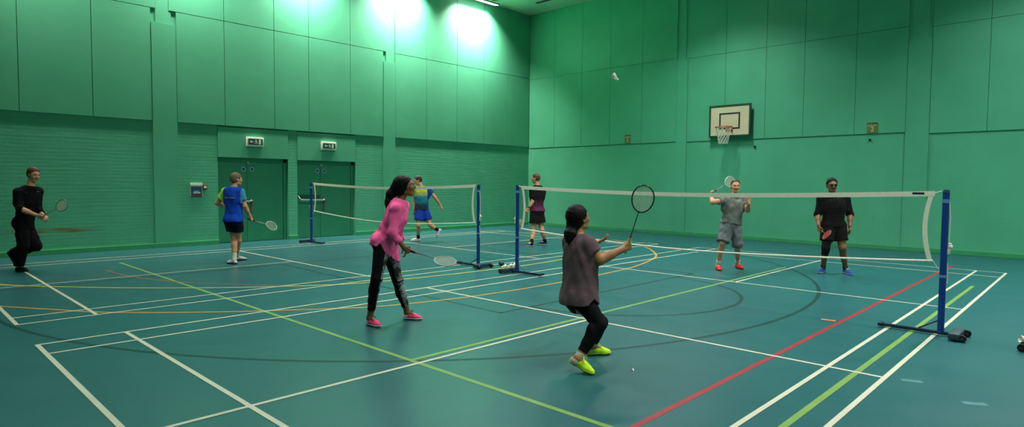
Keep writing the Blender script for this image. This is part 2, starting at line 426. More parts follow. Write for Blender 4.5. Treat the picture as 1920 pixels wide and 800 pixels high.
# basketball backboard
bx, bz = -.62, 2.97
root = empty('basketball_backboard', (bx, Q, bz), 'cream backboard with dark frame and orange ring on the far wall', 'basketball hoop')
BW, BH, BY = 1.25, .93, -.13
MB().box((0, BY, BH / 2), (BW - .06, .03, BH - .06)).build('board', M_BOARD, root)
k = MB()
for s in (-1, 1): k.box((s * (BW / 2 - .025), BY - .005, BH / 2), (.05, .05, BH), None, .004); k.box((0, BY - .005, BH / 2 + s * (BH / 2 - .025)), (BW - .101, .05, .05), None, .004)
k.build('board_frame', M_FRAMEGREEN, root)
k = MB(); iw, ih, iz = .58, .43, .46
for s in (-1, 1): k.box((s * iw / 2, BY - .016, iz), (.045, .004, ih + .045)); k.box((0, BY - .016, iz + s * ih / 2), (iw - .0455, .004, .045))
k.build('target_square', mat('black_board_paint', '#182420', .5), root)
k = MB()
for s in (-1, 1): k = MB(); k.box((s * .4, -.06, BH / 2), (.06, .12, .7)); k.build('wall_bracket', M_FRAMEGREEN, root)
rz_ = .26; rc = (0, BY - .15 - .225 - .02, rz_)
k = MB(); k.tube([(rc[0] + .225 * math.cos(a), rc[1] + .225 * math.sin(a), rz_) for a in np.linspace(0, 2 * PI, 33)[:-1]], .011, 8, True)
for s in (-1, 1): k.tube([(s * .08, BY - .02, rz_), (s * .11, rc[1] + .19, rz_)], .012)
k.box((0, BY - .025, rz_ - .03), (.2, .02, .16)); k.tube([(0, BY - .03, rz_ - .1), (0, rc[1] + .22, rz_ - .01)], .014)
ring = k.build('ring', M_RING, root, smooth=True)
k = MB()
for i in range(12):
    for s in (-1, 1):
        pts = []
        for j in range(7):
            t = j / 6; a = (i + s * j * .5) * 2 * PI / 12; r = .225 - .105 * t ** .8
            pts.append((rc[0] + r * math.cos(a), rc[1] + r * math.sin(a), rz_ - .01 - .47 * t))
        k.tube(pts, .006, 4)
k.build('hoop_net', M_TWINE, ring)

# ------------------------------------------------------------------ ceiling lights: three rows between the courts
M_LAMP = emit('lamp_diffuser', '#FFF2F2', 8.0)
M_CASE = mat('grey_lamp_case', '#8B938E', .5, .05, 10)
LIGHT_ROWS = [(-8.2, 7.73, 112, 14, 300.0), (-.57, 7.60, 122, 0, 150.0), (6.68, 7.60, 122, 0, 140.0), (13.9, 7.60, 122, 0, 120.0)]
LAMPS_Y = [(13.55, 1.0), (10.45, 1.0), (7.35, .95), (4.25, .75), (1.15, .5)]
for (lx, LZ, spr, tilt, pw) in LIGHT_ROWS:
    for i, (ly, dim) in enumerate(LAMPS_Y):
        seen = (lx == -8.2 and i == 0)
        root = empty('ceiling_light', (lx, ly, LZ), 'long white fluorescent light glowing by the ceiling corner' if seen else 'long fluorescent light hung under the ceiling, out of the picture', 'ceiling light', 'fluorescent lights in rows under the ceiling')
        root.rotation_euler = (0, math.radians(tilt), 0)
        c = MB(); c.span(-.15, .15, -.72, .72, .02, .08, .012); c.build('lamp_case', M_CASE, root)
        if lx > -8:
            for s_ in (-1, 1): c = MB(); c.cyl((0, s_ * .5, .07), (0, s_ * .5, ZC - LZ), .012, seg=8); c.build('hanger', M_CASE, root)
        MB().span(-.125, .125, -.69, .69, .0, .03, .01).build('diffuser', M_LAMP, root)
        ld = bpy.data.lights.new('lamp_glow', 'AREA'); ld.shape = 'RECTANGLE'; ld.size = .22; ld.size_y = 1.35
        ld.energy = pw * (dim if lx > -8 else (1.0, .95, .62, .5, .4)[i]); ld.spread = math.radians(spr); ld.color = (1.0, .96, .93) if lx > -8 else (1.0, .87, .77)
        lo = bpy.data.objects.new('lamp_glow', ld); COL.objects.link(lo); lo.parent = root; lo.location = (0, 0, -.006)
k = MB(); k.span(-7.35, -6.3, 15.35, 15.47, ZC - .02, ZC + .001)
for q in range(3): k.span(-7.33, -6.32, 15.368 + q * .034, 15.378 + q * .034, ZC - .026, ZC - .018)
tag(k.build('ceiling_vent', mat('dark_vent', '#27352B', .6), None, (-6.8, 15.41, ZC)), 'thin dark slot vent in the ceiling near the corner', 'vent')

# ------------------------------------------------------------------ floor markings (paint on the floor)
Z = .0012
def smooth_line(pts, n=10):
    P = [np.array(p, float) for p in pts]; P = [2 * P[0] - P[1]] + P + [2 * P[-1] - P[-2]]; out = []
    for i in range(1, len(P) - 2):
        for t in np.linspace(0, 1, n, endpoint=False):
            p0, p1, p2, p3 = P[i - 1:i + 3]
            out.append(.5 * (2 * p1 + (p2 - p0) * t + (2 * p0 - 5 * p1 + 4 * p2 - p3) * t * t + (3 * p1 - p0 - 3 * p2 + p3) * t ** 3))
    out.append(P[-2]); return out
def arc(cx, cy, r, a0, a1, n=60): return [(cx + r * math.cos(a), cy + r * math.sin(a)) for a in np.linspace(a0, a1, n)]
def badminton(x0, x1, name='badminton_lines'):
    k = MB(); W = .04; c = (x0 + x1) / 2
    for x in (x0 + .02, x0 + .46, x1 - .46, x1 - .02): k.ribbon([(x, 0), (x, 13.4)], W, 0, Z * 1.9)
    for y in (.02, .76, 4.72, 8.68, 12.64, 13.38): k.ribbon([(x0, y), (x1, y)], W, 0, Z * 1.95)
    k.ribbon([(c, 0), (c, 4.72)], W, 0, Z * 2); k.ribbon([(c, 8.68), (c, 13.4)], W, 0, Z * 2)
    return k.build(name, M_WHITE_LINE, fl)
badminton(0, 6.1); badminton(-7.24, -1.13); badminton(7.24, 13.34)
k = MB(); k.ribbon([(-6.22, 2.245), (12.0, 2.245)], .05, 0, Z); k.ribbon([(5.87, 2.245), (5.87, 11.1)], .05, 0, Z * .97); k.ribbon([(2.93, 2.245), (2.93, 11.2)], .05, 0, Z * .94)
k.build('volleyball_lines', M_GREEN_LINE, fl)
k = MB(); k.ribbon([(5.175, YN + .1), (5.175, 14.0)], .05, 0, Z * .9); k.build('red_line', M_RED_LINE, fl)
k = MB(); k.ribbon(smooth_line([(-5.5, -.45), (-4.53, .27), (-3.2, 1.33), (-2.14, 2.44), (-1.62, 3.13), (-1.33, 3.6), (-1.1, 4.0), (-.95, 4.5), (-.84, 5.2), (-.72, 6.5), (-.68, 7.8), (-.83, 9.1), (-1.15, 10.2), (-1.75, 11.2), (-2.7, 12.4)]), .05, 0, Z * 1.3)
k.ribbon([(-4.9, .1), (-4.3, .46), (-3.9, .72)], .04, 0, Z * 1.2)
k.build('yellow_arc', M_YELLOW_LINE, fl)
k = MB(); k.ribbon(smooth_line([(-3.4, -.5), (-2.535, .037), (-1.855, .463), (-1.2, .9), (-.37, 1.79), (.36, 2.8), (.72, 3.42), (.97, 4.42), (1.08, 5.45), (1.09, 6.77), (1.03, 7.86), (.88, 9.06), (.47, 10.43), (.08, 11.2), (-.77, 12.26), (-1.6, 12.9), (-2.6, 13.5)]), .05, 0, Z * 1.4)
k.build('ochre_arc', M_ORANGE_LINE, fl)
k = MB(); k.ribbon(smooth_line([(-5.28, 1.78), (-4.26, 1.88), (-3.42, 2.1), (-2.6, 2.5), (-2.16, 2.84), (-1.72, 3.2), (-1.46, 3.44)]), .045, 0, Z * 1.1); k.build('faded_red_arc', M_BROWN_LINE, fl)
k = MB(); bc = (-2.2, 6.7)
a0 = math.asin(-6.72 / 6.82)
k.ribbon([(-3.9, -.08), (-2.35, -.09)] + arc(bc[0], bc[1], 6.82, -PI / 2 + .02, PI / 2 - .02, 90) + [(-3.9, 13.5)], .05, 0, Z * .8)
k.ribbon([(-3.92, -1.0), (-3.92, 14.4)], .05, 0, Z * .7)
for pts in ([(-3.92, 4.37), (2.09, 4.24)], [(-3.92, 9.3), (2.12, 9.06)], [(2.07, 4.24), (2.1, 9.08)], [(-2.55, 8.0), (-1.3, 7.8)]): k.ribbon(pts, .05, 0, Z * .75)
k.ribbon(arc(2.06, 6.62, 1.82, -PI / 2, PI / 2, 50), .05, 0, Z * .85)
k.build('basketball_lines', M_DARK_LINE, fl)
k = MB()
for p, q in (((6.19, 4.755), (6.33, 4.815)), ((6.64, 4.46), (6.78, 4.54))): k.ribbon([p, q], .07, 0, Z)
k.build('floor_scuff', mat('pale_floor_scuff', '#36696C', .5), fl)
k = MB(); k.box((0, 0, .003), (.155, .05, .006), None, .002)
o = tag(k.build('tape_strip', mat('orange_tape', '#C07A34', .6)), 'short strip of orange tape on the floor left of the red line', 'tape'); o.location = (5.045, 6.72, 0); o.rotation_euler = (0, 0, .15)
k = MB(); k.ball((0, 0, .045), .05, (1.1, 1.1, .9))
o = tag(k.build('rubber_ball', mat('dark_green_rubber', '#124A3C', .6), smooth=True), 'small dark green ball on floor left of the middle blue post', 'ball'); o.location = tuple(floor_at(940, 497.5))
k = MB(); k.cyl((0, 0, 0), (.012, 0, .006), .006, .012, 8)
o = tag(k.build('feather_scrap', M_WHITE), 'tiny white scrap on the floor right of the lime green shoes', 'scrap'); o.location = (4.49, 3.4, .004)

# ------------------------------------------------------------------ net posts
def net_post(x, y, s, label, height=1.55):
    """s: +1 when the weighted foot points to +x (outwards), -1 when it points to -x"""
    root = empty('net_post', (x, y, 0), label, 'net post', 'wheeled badminton net posts')
    k = MB(); k.cyl((0, 0, .03), (0, 0, height - .03), .032, seg=20); pole = k.build('pole', M_BLUE, root, smooth=True)
    k = MB(); k.cyl((0, 0, height - .03), (0, 0, height), .034, .026, 20); k.build('top_cap', M_NAVY, root, smooth=True)
    k = MB()
    k.cyl((0, 0, height - .14), (0, 0, height - .1), .0345, seg=20); k.build('top_band', mat('pale_blue_band', '#5B7FB4', .5), root); k = MB()
    k.cyl((0, 0, .62), (0, 0, .65), .0345, seg=20); k.build('cord_wrap', mat('pale_blue_band', '#5B7FB4', .5), root)
    k = MB(); k.box((-s * .24, 0, .032), (.66, .045, .035), None, .006); k.box((-s * .56, 0, .04), (.035, .14, .03), None, .006)
    k.build('base_bar', M_NAVY, root)
    k = MB(); k.tube([(-s * .02, 0, .16), (-s * .2, 0, .05)], .008, 8); k.build('brace', M_NAVY, root)
    k = MB(); k.box((s * .145, -.03, .05), (.10, .40, .065), None, .016); k.build('weight', M_GREYBLUE, root, smooth=True)
    for d in (-.19, .13):
        k = MB(); k.cyl((s * .215, d - .022, .036), (s * .215, d + .022, .036), .036, seg=20); wh = k.build('wheel', M_BLACK, root, smooth=True)
        k = MB(); k.cyl((s * .215, d - .025, .036), (s * .215, d + .025, .036), .014, seg=12); k.build('wheel_hub', M_GREYBLUE, wh, smooth=True)
    k = MB(); k.tube([(s * .03, 0, height - .12), (s * .045, .0, height - .3), (s * .042, 0, 1.0), (s * .04, 0, .9)], .005, 6)
    k.tube([(s * .036, 0, .78), (s * .042, 0, .6), (s * .036, 0, .56)], .005, 6); k.build('cord', M_CORD, root)
    k = MB(); k.box((s * .046, 0, .93), (.03, .022, .12), Matrix.Rotation(.1, 3, 'Y'), .008); k.ball((s * .055, 0, .95), .022, (1, .8, 1.2)); k.build('cord_cleat', M_CORD, root, smooth=True)
    return root
POST_Y = 6.80
net_post(-.07, POST_Y, -1, 'blue net post with white shuttlecocks on its foot, left end of the near net')
net_post(6.13, POST_Y, 1, 'tall blue net post at the right end of the near net')
net_post(-7.39, POST_Y + .03, -1, 'blue net post in front of the right double door')
net_post(-1.13, POST_Y + .06, 1, 'blue net post at the right end of the far net')
net_post(7.03, POST_Y, -1, 'net post foot with dark weight at the right edge of the picture')

def net(x0, x1, y, zt, ztm, zb, zbm, label, bow=.055, tagged=False):
    root = empty('badminton_net', ((x0 + x1) / 2, y, zbm), label, 'net', 'badminton nets across the courts')
    ox, oz = (x0 + x1) / 2, zbm; Lh = (x1 - x0) / 2
    def top(t): return ztm + (zt - ztm) * abs(2 * t - 1) ** 1.7 - oz
    def bot(t): return zbm + (zb - zbm) * abs(2 * t - 1) ** 1.7 - oz
    def xx(t, v):                                    # the side tapes bow inwards between the ties
        edge = 4 * v * (1 - v) * bow
        return -Lh + 2 * Lh * t + edge * (1 - t) ** 6 - edge * t ** 6
    n = 60; ts = [i / n for i in range(n + 1)]
    k = MB(); tw = .055
    V = [[k.bm.verts.new((xx(t, 1), sy * .004, top(t) - dz)) for (sy, dz) in ((-1, 0), (1, 0), (1, tw), (-1, tw))] for t in ts]
    for i in range(n):
        for j in range(4): k.bm.faces.new((V[i][j], V[i + 1][j], V[i + 1][(j + 1) % 4], V[i][(j + 1) % 4]))
    k.bm.faces.new(V[0][::-1]); k.bm.faces.new(V[-1])
    k.build('top_tape', M_TAPE, root)
    for e, sg in ((0, 1), (1, -1)):
        k = MB(); vs = np.linspace(0, 1, 14); V = []
        for v in vs:
            x = xx(e, v); z = bot(e) + (top(e) - .012 - bot(e)) * v
            V.append([k.bm.verts.new((x + a, b_, z)) for a, b_ in ((0, -.0025), (0, .0025), (sg * .045, .0025), (sg * .045, -.0025))])
        for i in range(len(V) - 1):
            for j in range(4): k.bm.faces.new((V[i][j], V[i + 1][j], V[i + 1][(j + 1) % 4], V[i][(j + 1) % 4]))
        k.bm.faces.new(V[0][::-1]); k.bm.faces.new(V[-1]); k.build('side_tape', M_TAPE, root)
        k = MB(); px = (-Lh - .06) if e == 0 else (Lh + .06)
        k.tube([(px, 0, top(e) + .0), (xx(e, 1), 0, top(e) - .02)], .004, 5); k.tube([(px, 0, bot(e) - .09), (xx(e, 0), 0, bot(e) + .01)], .003, 5)
        k.build('tie_cord', M_CORD, root)
    k = MB(); k.tube([(xx(t, 0), 0, bot(t)) for t in ts], .011, 6); k.build('bottom_cord', M_TAPE, root)
    k = MB(); r = .0005
    for j in range(1, 30):
        v = j / 30; k.tube([(xx(t, v), 0, bot(t) + (top(t) - tw - bot(t)) * v) for t in ts[::3]], r, 3)
    nv = int((x1 - x0) / .024)
    for i in range(1, nv):
        t = i / nv; k.tube([(xx(t, v), 0, bot(t) + (top(t) - bot(t)) * v) for v in (0, .25, .5, .75, 1)], r, 3)
    k.build('net_mesh', M_MESH, root)
    if tagged:
        k = MB(); k.box((xx(.975, 1), 0, top(.975) - .022), (.11, .011, .022)); k.build('tape_tag', M_NAVY, root)
    return root
net(.02, 6.03, POST_Y, 1.535, 1.468, .79, .675, 'badminton net across the near court, closest to the camera', tagged=True)
net(-7.28, -1.20, POST_Y + .045, 1.55, 1.475, .83, .69, 'badminton net across the far court by the doors')

# ------------------------------------------------------------------ shuttlecocks
def shuttle_parts(root):
    k = MB(); k.ball((0, 0, .0), .013, (1, 1, 1), 14); k.cyl((0, 0, 0), (0, 0, .012), .0128, seg=14); k.build('cork', M_WHITE, root, smooth=True)
    k = MB(); n = 16
    for i in range(n):
        a0, a1 = 2 * PI * (i - .62) / n, 2 * PI * (i + .62) / n; am = 2 * PI * i / n
        b0 = (.012 * math.cos(am), .012 * math.sin(am), .010)
        k.tube([b0, (.030 * math.cos(am), .030 * math.sin(am), .066)], .0011, 4)
        f = []
        for (r, z, u) in ((.018, .030, .3), (.0255, .052, 1), (.0325, .074, 1), (.0345, .082, .55)):
            for sg in (-1, 1):
                a = am + sg * u * 2 * PI * .62 / n; rr = r + (.0012 if sg > 0 else -.0008)
                f.append(k.bm.verts.new((rr * math.cos(a), rr * math.sin(a), z)))
        for q in range(3): k.bm.faces.new((f[2 * q], f[2 * q + 1], f[2 * q + 3], f[2 * q + 2]))
    for z, r in ((.034, .0195), (.046, .0235)): k.tube([(r * math.cos(a), r * math.sin(a), z) for a in np.linspace(0, 2 * PI, 21)[:-1]], .0009, 4, True)
    k.build('feathers', mat('white_feather', '#DADDD0', .6), root)
def shuttlecock(loc, axis, label, group):
    root = empty('shuttlecock', loc, label, 'shuttlecock', group)
    root.rotation_mode = 'QUATERNION'; root.rotation_quaternion = Vector((0, 0, 1)).rotation_difference(Vector(axis).normalized())
    shuttle_parts(root); return root
p = at(1158, 149, 7.2)
shuttlecock(tuple(p), tuple(-.72 * ACROSS + .35 * AWAY + np.array([0, 0, .75])), 'white shuttlecock flying high in front of the far wall', 'shuttlecocks')
# ------------------------------------------------------------------ figures: smooth solid shapes turned into one surface
def unit(v):
    v = np.asarray(v, float); n = np.linalg.norm(v); return v / n if n > 1e-9 else v
class Field:
    def __init__(s, lo, hi, h):
        s.h = h; s.lo = np.asarray(lo, float) - 3 * h; s.n = np.ceil((np.asarray(hi) - s.lo) / h).astype(int) + 4
        s.D = np.full(s.n, .4, np.float32)
        s.ax = [s.lo[i] + h * np.arange(s.n[i]) for i in range(3)]
    def sub(s, lo, hi):
        a = np.clip(np.floor((np.asarray(lo) - s.lo) / s.h).astype(int), 0, s.n - 1); b = np.clip(np.ceil((np.asarray(hi) - s.lo) / s.h).astype(int) + 1, 1, s.n)
        sl = tuple(slice(a[i], max(b[i], a[i] + 1)) for i in range(3))
        X, Y, Zz = np.meshgrid(*[s.ax[i][sl[i]] for i in range(3)], indexing='ij', sparse=True)
        return sl, X, Y, Zz
    def mix(s, sl, d, k, op='add'):
        A = s.D[sl]
        if op == 'add':
            hh = np.clip(.5 + .5 * (A - d) / k, 0, 1); s.D[sl] = A * (1 - hh) + d * hh - k * hh * (1 - hh)
        else:                                           # carve
            hh = np.clip(.5 - .5 * (A + d) / k, 0, 1); s.D[sl] = A * (1 - hh) + (-d) * hh + k * hh * (1 - hh)
    def cone(s, a, b, ra, rb, k=.02, cut=None, cut0=None, op='add', flat=None):
        """tapered limb from a to b; cut / cut0 = plain flat ends; flat=(axis, f) squeezes it along an axis"""
        a = np.asarray(a, float); b = np.asarray(b, float); R = max(ra, rb) + k + .03
        sl, X, Y, Zz = s.sub(np.minimum(a, b) - R, np.maximum(a, b) + R)
        ba = b - a; L2 = max(float(ba @ ba), 1e-9)
        px, py, pz = X - a[0], Y - a[1], Zz - a[2]
        t = np.clip((px * ba[0] + py * ba[1] + pz * ba[2]) / L2, 0, 1)
        dx, dy, dz = px - t * ba[0], py - t * ba[1], pz - t * ba[2]
        q = dx * dx + dy * dy + dz * dz
        if flat is not None:
            u, f = flat; w = dx * u[0] + dy * u[1] + dz * u[2]; q = q + w * w * (1 / f ** 2 - 1)
        d = np.sqrt(q) - (ra + (rb - ra) * t)
        if cut is not None or cut0 is not None:
            n = ba / math.sqrt(L2); al = px * n[0] + py * n[1] + pz * n[2]
            if cut: d = np.maximum(d, al - math.sqrt(L2))
            if cut0: d = np.maximum(d, -al)
        s.mix(sl, d.astype(np.float32), k, op); return s
    def ell(s, c, r, F=None, k=.02, op='add'):
        c = np.asarray(c, float); r = np.asarray(r, float); R = r.max() + k + .03
        sl, X, Y, Zz = s.sub(c - R, c + R)
        px, py, pz = X - c[0], Y - c[1], Zz - c[2]
        F = np.eye(3) if F is None else F
        u = [(px * F[i][0] + py * F[i][1] + pz * F[i][2]) for i in range(3)]
        k0 = np.sqrt(sum((u[i] / r[i]) ** 2 for i in range(3))); k1 = np.sqrt(sum((u[i] / r[i] ** 2) ** 2 for i in range(3))) + 1e-6
        d = k0 * (k0 - 1) / k1
        s.mix(sl, d.astype(np.float32), k, op); return s
    def loft(s, c0, c1, right0, right1, st, bow=0.0, k=.02, infl=0.0, lo=None, hi=None, sway=None, slit=None):
        """trunk: stations st = (t, half width, half depth, forward shift)"""
        c0 = np.asarray(c0, float); c1 = np.asarray(c1, float); u = c1 - c0; L = np.linalg.norm(u); u = u / L
        st = np.asarray(st, float); tmin, tmax = st[0, 0] if lo is None else lo, st[-1, 0] if hi is None else hi
        R = max(st[:, 1].max(), st[:, 2].max()) + infl + k + .12 + abs(bow)
        e0, e1 = c0 + u * L * min(tmin, 0), c0 + u * L * max(tmax, 1)
        sl, X, Y, Zz = s.sub(np.minimum(e0, e1) - R, np.maximum(e0, e1) + R)
        px, py, pz = X - c0[0], Y - c0[1], Zz - c0[2]
        t = (px * u[0] + py * u[1] + pz * u[2]) / L
        r0, r1 = unit(right0), unit(right1)
        tt = np.clip(t, 0, 1)
        rr = [r0[i] + (r1[i] - r0[i]) * tt for i in range(3)]
        nr = np.sqrt(sum(v * v for v in rr)); rr = [v / nr for v in rr]
        du = sum(rr[i] * u[i] for i in range(3)); rr = [rr[i] - du * u[i] for i in range(3)]
        ff = [u[1] * rr[2] - u[2] * rr[1], u[2] * rr[0] - u[0] * rr[2], u[0] * rr[1] - u[1] * rr[0]]
        fine = np.linspace(st[0, 0], st[-1, 0], 200)
        def curve(col):
            y = np.interp(fine, st[:, 0], st[:, col]); kk = np.hanning(25); kk /= kk.sum(); yy = np.convolve(np.pad(y, 12, mode='edge'), kk, 'valid'); return np.interp(t.ravel(), fine, yy).reshape(t.shape)
        a, b, f0 = curve(1) + infl, curve(2) + infl, curve(3)
        x = sum((px, py, pz)[i] * rr[i] for i in range(3)); y = sum((px, py, pz)[i] * ff[i] for i in range(3)) - f0 - bow * 4 * tt * (1 - tt)
        q = ((np.abs(x) / a) ** 2.3 + (np.abs(y) / b) ** 2.3) ** (1 / 2.3)
        d = (q - 1) * np.minimum(a, b)
        low = tmin
        if slit is not None: low = tmin + slit(x, y)
        d = np.maximum(d, np.maximum((low - t) * L, (t - tmax) * L))
        s.mix(sl, d.astype(np.float32), k); return s
    def plane(s, p, n):
        X, Y, Zz = np.meshgrid(*s.ax, indexing='ij', sparse=True); n = unit(n)
        s.D = np.maximum(s.D, ((X - p[0]) * n[0] + (Y - p[1]) * n[1] + (Zz - p[2]) * n[2]).astype(np.float32)); return s
    def hem(s, who, fn):
        """trims a garment along a shaped hem; fn(sideways, forwards) gives the height along the trunk"""
        X, Y, Zz = np.meshgrid(*s.ax, indexing='ij', sparse=True); p = who.P['hip']; u = who.up; L = np.linalg.norm(who.P['neck'] - p)
        q = [X - p[0], Y - p[1], Zz - p[2]]; dot = lambda v: q[0] * v[0] + q[1] * v[1] + q[2] * v[2]
        s.D = np.maximum(s.D, ((fn(dot(who.right_h), dot(who.front)) - dot(u) / L) * L).astype(np.float32)); return s
    def wrinkle(s, amp, freq, seed=1, vert=1.0):
        m_ = np.abs(s.D) < .04; idx = np.argwhere(m_); P = s.lo + idx * s.h; rg = np.random.RandomState(seed); v = np.zeros(len(P))
        for i in range(7):
            d = unit(rg.normal(size=3) * np.array([1, 1, vert])); v += np.sin(P @ d * freq * (0.6 + .25 * i) + rg.rand() * 6 + 1.4 * np.sin(P @ unit(rg.normal(size=3)) * freq * .5)) / 7
        s.D[m_] += (amp * 2.2 * v).astype(np.float32); return s
    def surface(s):
        D = s.D; D = np.pad(D, 1, constant_values=.4) if False else D
        ins = D < 0; n = np.array(D.shape)
        c = np.zeros(n - 1, np.int8)
        for i in (0, 1):
            for j in (0, 1):
                for q in (0, 1): c += ins[i:n[0] - 1 + i, j:n[1] - 1 + j, q:n[2] - 1 + q]
        act = np.argwhere((c > 0) & (c < 8)); vid = np.full(n - 1, -1, np.int64); vid[tuple(act.T)] = np.arange(len(act))
        acc = np.zeros((len(act), 3)); cnt = np.zeros(len(act))
        cor = [(i, j, q) for i in (0, 1) for j in (0, 1) for q in (0, 1)]
        val = {o: D[tuple((act + o).T)].astype(float) for o in cor}
        for o in cor:
            for axis in range(3):
                if o[axis] == 0:
                    o2 = list(o); o2[axis] = 1; o2 = tuple(o2); a, b = val[o], val[o2]; mk = (a < 0) != (b < 0)
                    t = np.where(mk, a / np.where(a == b, 1, a - b), 0); p = np.tile(np.array(o, float), (len(act), 1)); p[:, axis] = t
                    acc[mk] += p[mk]; cnt[mk] += 1
        V = s.lo + (act + acc / np.maximum(cnt, 1)[:, None]) * s.h
        F = []
        for axis in range(3):
            sa = [slice(1, -1)] * 3; sa[axis] = slice(0, -1); sb = [slice(1, -1)] * 3; sb[axis] = slice(1, None)
            A, B = ins[tuple(sa)], ins[tuple(sb)]
            e = np.argwhere(A != B)
            if len(e) == 0: continue
            flip = A[tuple(e.T)]
            base = e.copy()
            for d in range(3):
                if d != axis: base[:, d] += 1
            o1, o2 = [d for d in range(3) if d != axis]
            qd = []
            for (i, j) in ((0, 0), (1, 0), (1, 1), (0, 1)):
                p = base.copy(); p[:, o1] -= i; p[:, o2] -= j; qd.append(vid[tuple(p.T)])
            qd = np.stack(qd, 1)
            if axis == 1: flip = ~flip
            qd[~flip] = qd[~flip][:, ::-1]; F.append(qd)
        F = np.concatenate(F); F = F[(F >= 0).all(1)]
        # two gentle smoothing passes take out the grid
        for lam in (.5, -.52, .4):
            s1 = np.zeros_like(V); c1 = np.zeros(len(V))
            for a, b in ((0, 1), (1, 2), (2, 3), (3, 0)):
                np.add.at(s1, F[:, a], V[F[:, b]]); np.add.at(c1, F[:, a], 1); np.add.at(s1, F[:, b], V[F[:, a]]); np.add.at(c1, F[:, b], 1)
            V = V + lam * (s1 / np.maximum(c1, 1)[:, None] - V)
        return V, F

def surf_obj(name, f, mats, root=None, origin=None, pick=None):
    V, F = f.surface()
    cen = V[F].mean(1)
    mi = pick(cen) if pick is not None else None
    if root is None: return mesh_obj(name, V, F, mats, None, tuple(origin), True, mi)
    o = mesh_obj(name, V - np.asarray(origin), F, mats, root, smooth=True, mi=mi); return o

# skin, hair and cloth
def cloth(name, c, rough=.9, var=.08): return mat(name, c, rough, var, 40, .15, 0.0, .12)
SK_LIGHT = mat('fair_skin', '#C08A66', .55, .06, 30); SK_TAN = mat('tan_skin', '#9C6A42', .55, .06, 30); SK_BROWN = mat('brown_skin', '#7C5233', .55, .06, 30)
M_EYE = mat('eye_white', '#D8D4CC', .3, .02); M_IRIS = mat('dark_iris', '#1A120C', .25, .05)
LIPS = {id(SK_LIGHT): mat('rosy_lips', '#96564A', .5, .05), id(SK_TAN): mat('tan_lips', '#7C4436', .5, .05), id(SK_BROWN): mat('brown_lips', '#5E3228', .5, .05)}

STATION = {'man': [(-.2, .10, .085, .0), (-.1, .150, .112, -.012), (.03, .165, .118, -.012), (.2, .152, .104, .0), (.36, .146, .1, .006), (.6, .163, .115, .008), (.78, .165, .112, .0), (.9, .125, .088, -.008), (1.0, .062, .062, -.004)],
           'woman': [(-.2, .11, .09, .0), (-.1, .165, .125, -.018), (.03, .172, .125, -.016), (.2, .145, .102, .0), (.38, .132, .096, .006), (.62, .145, .118, .014), (.8, .142, .1, .0), (.92, .10, .076, -.008), (1.0, .054, .054, -.004)]}

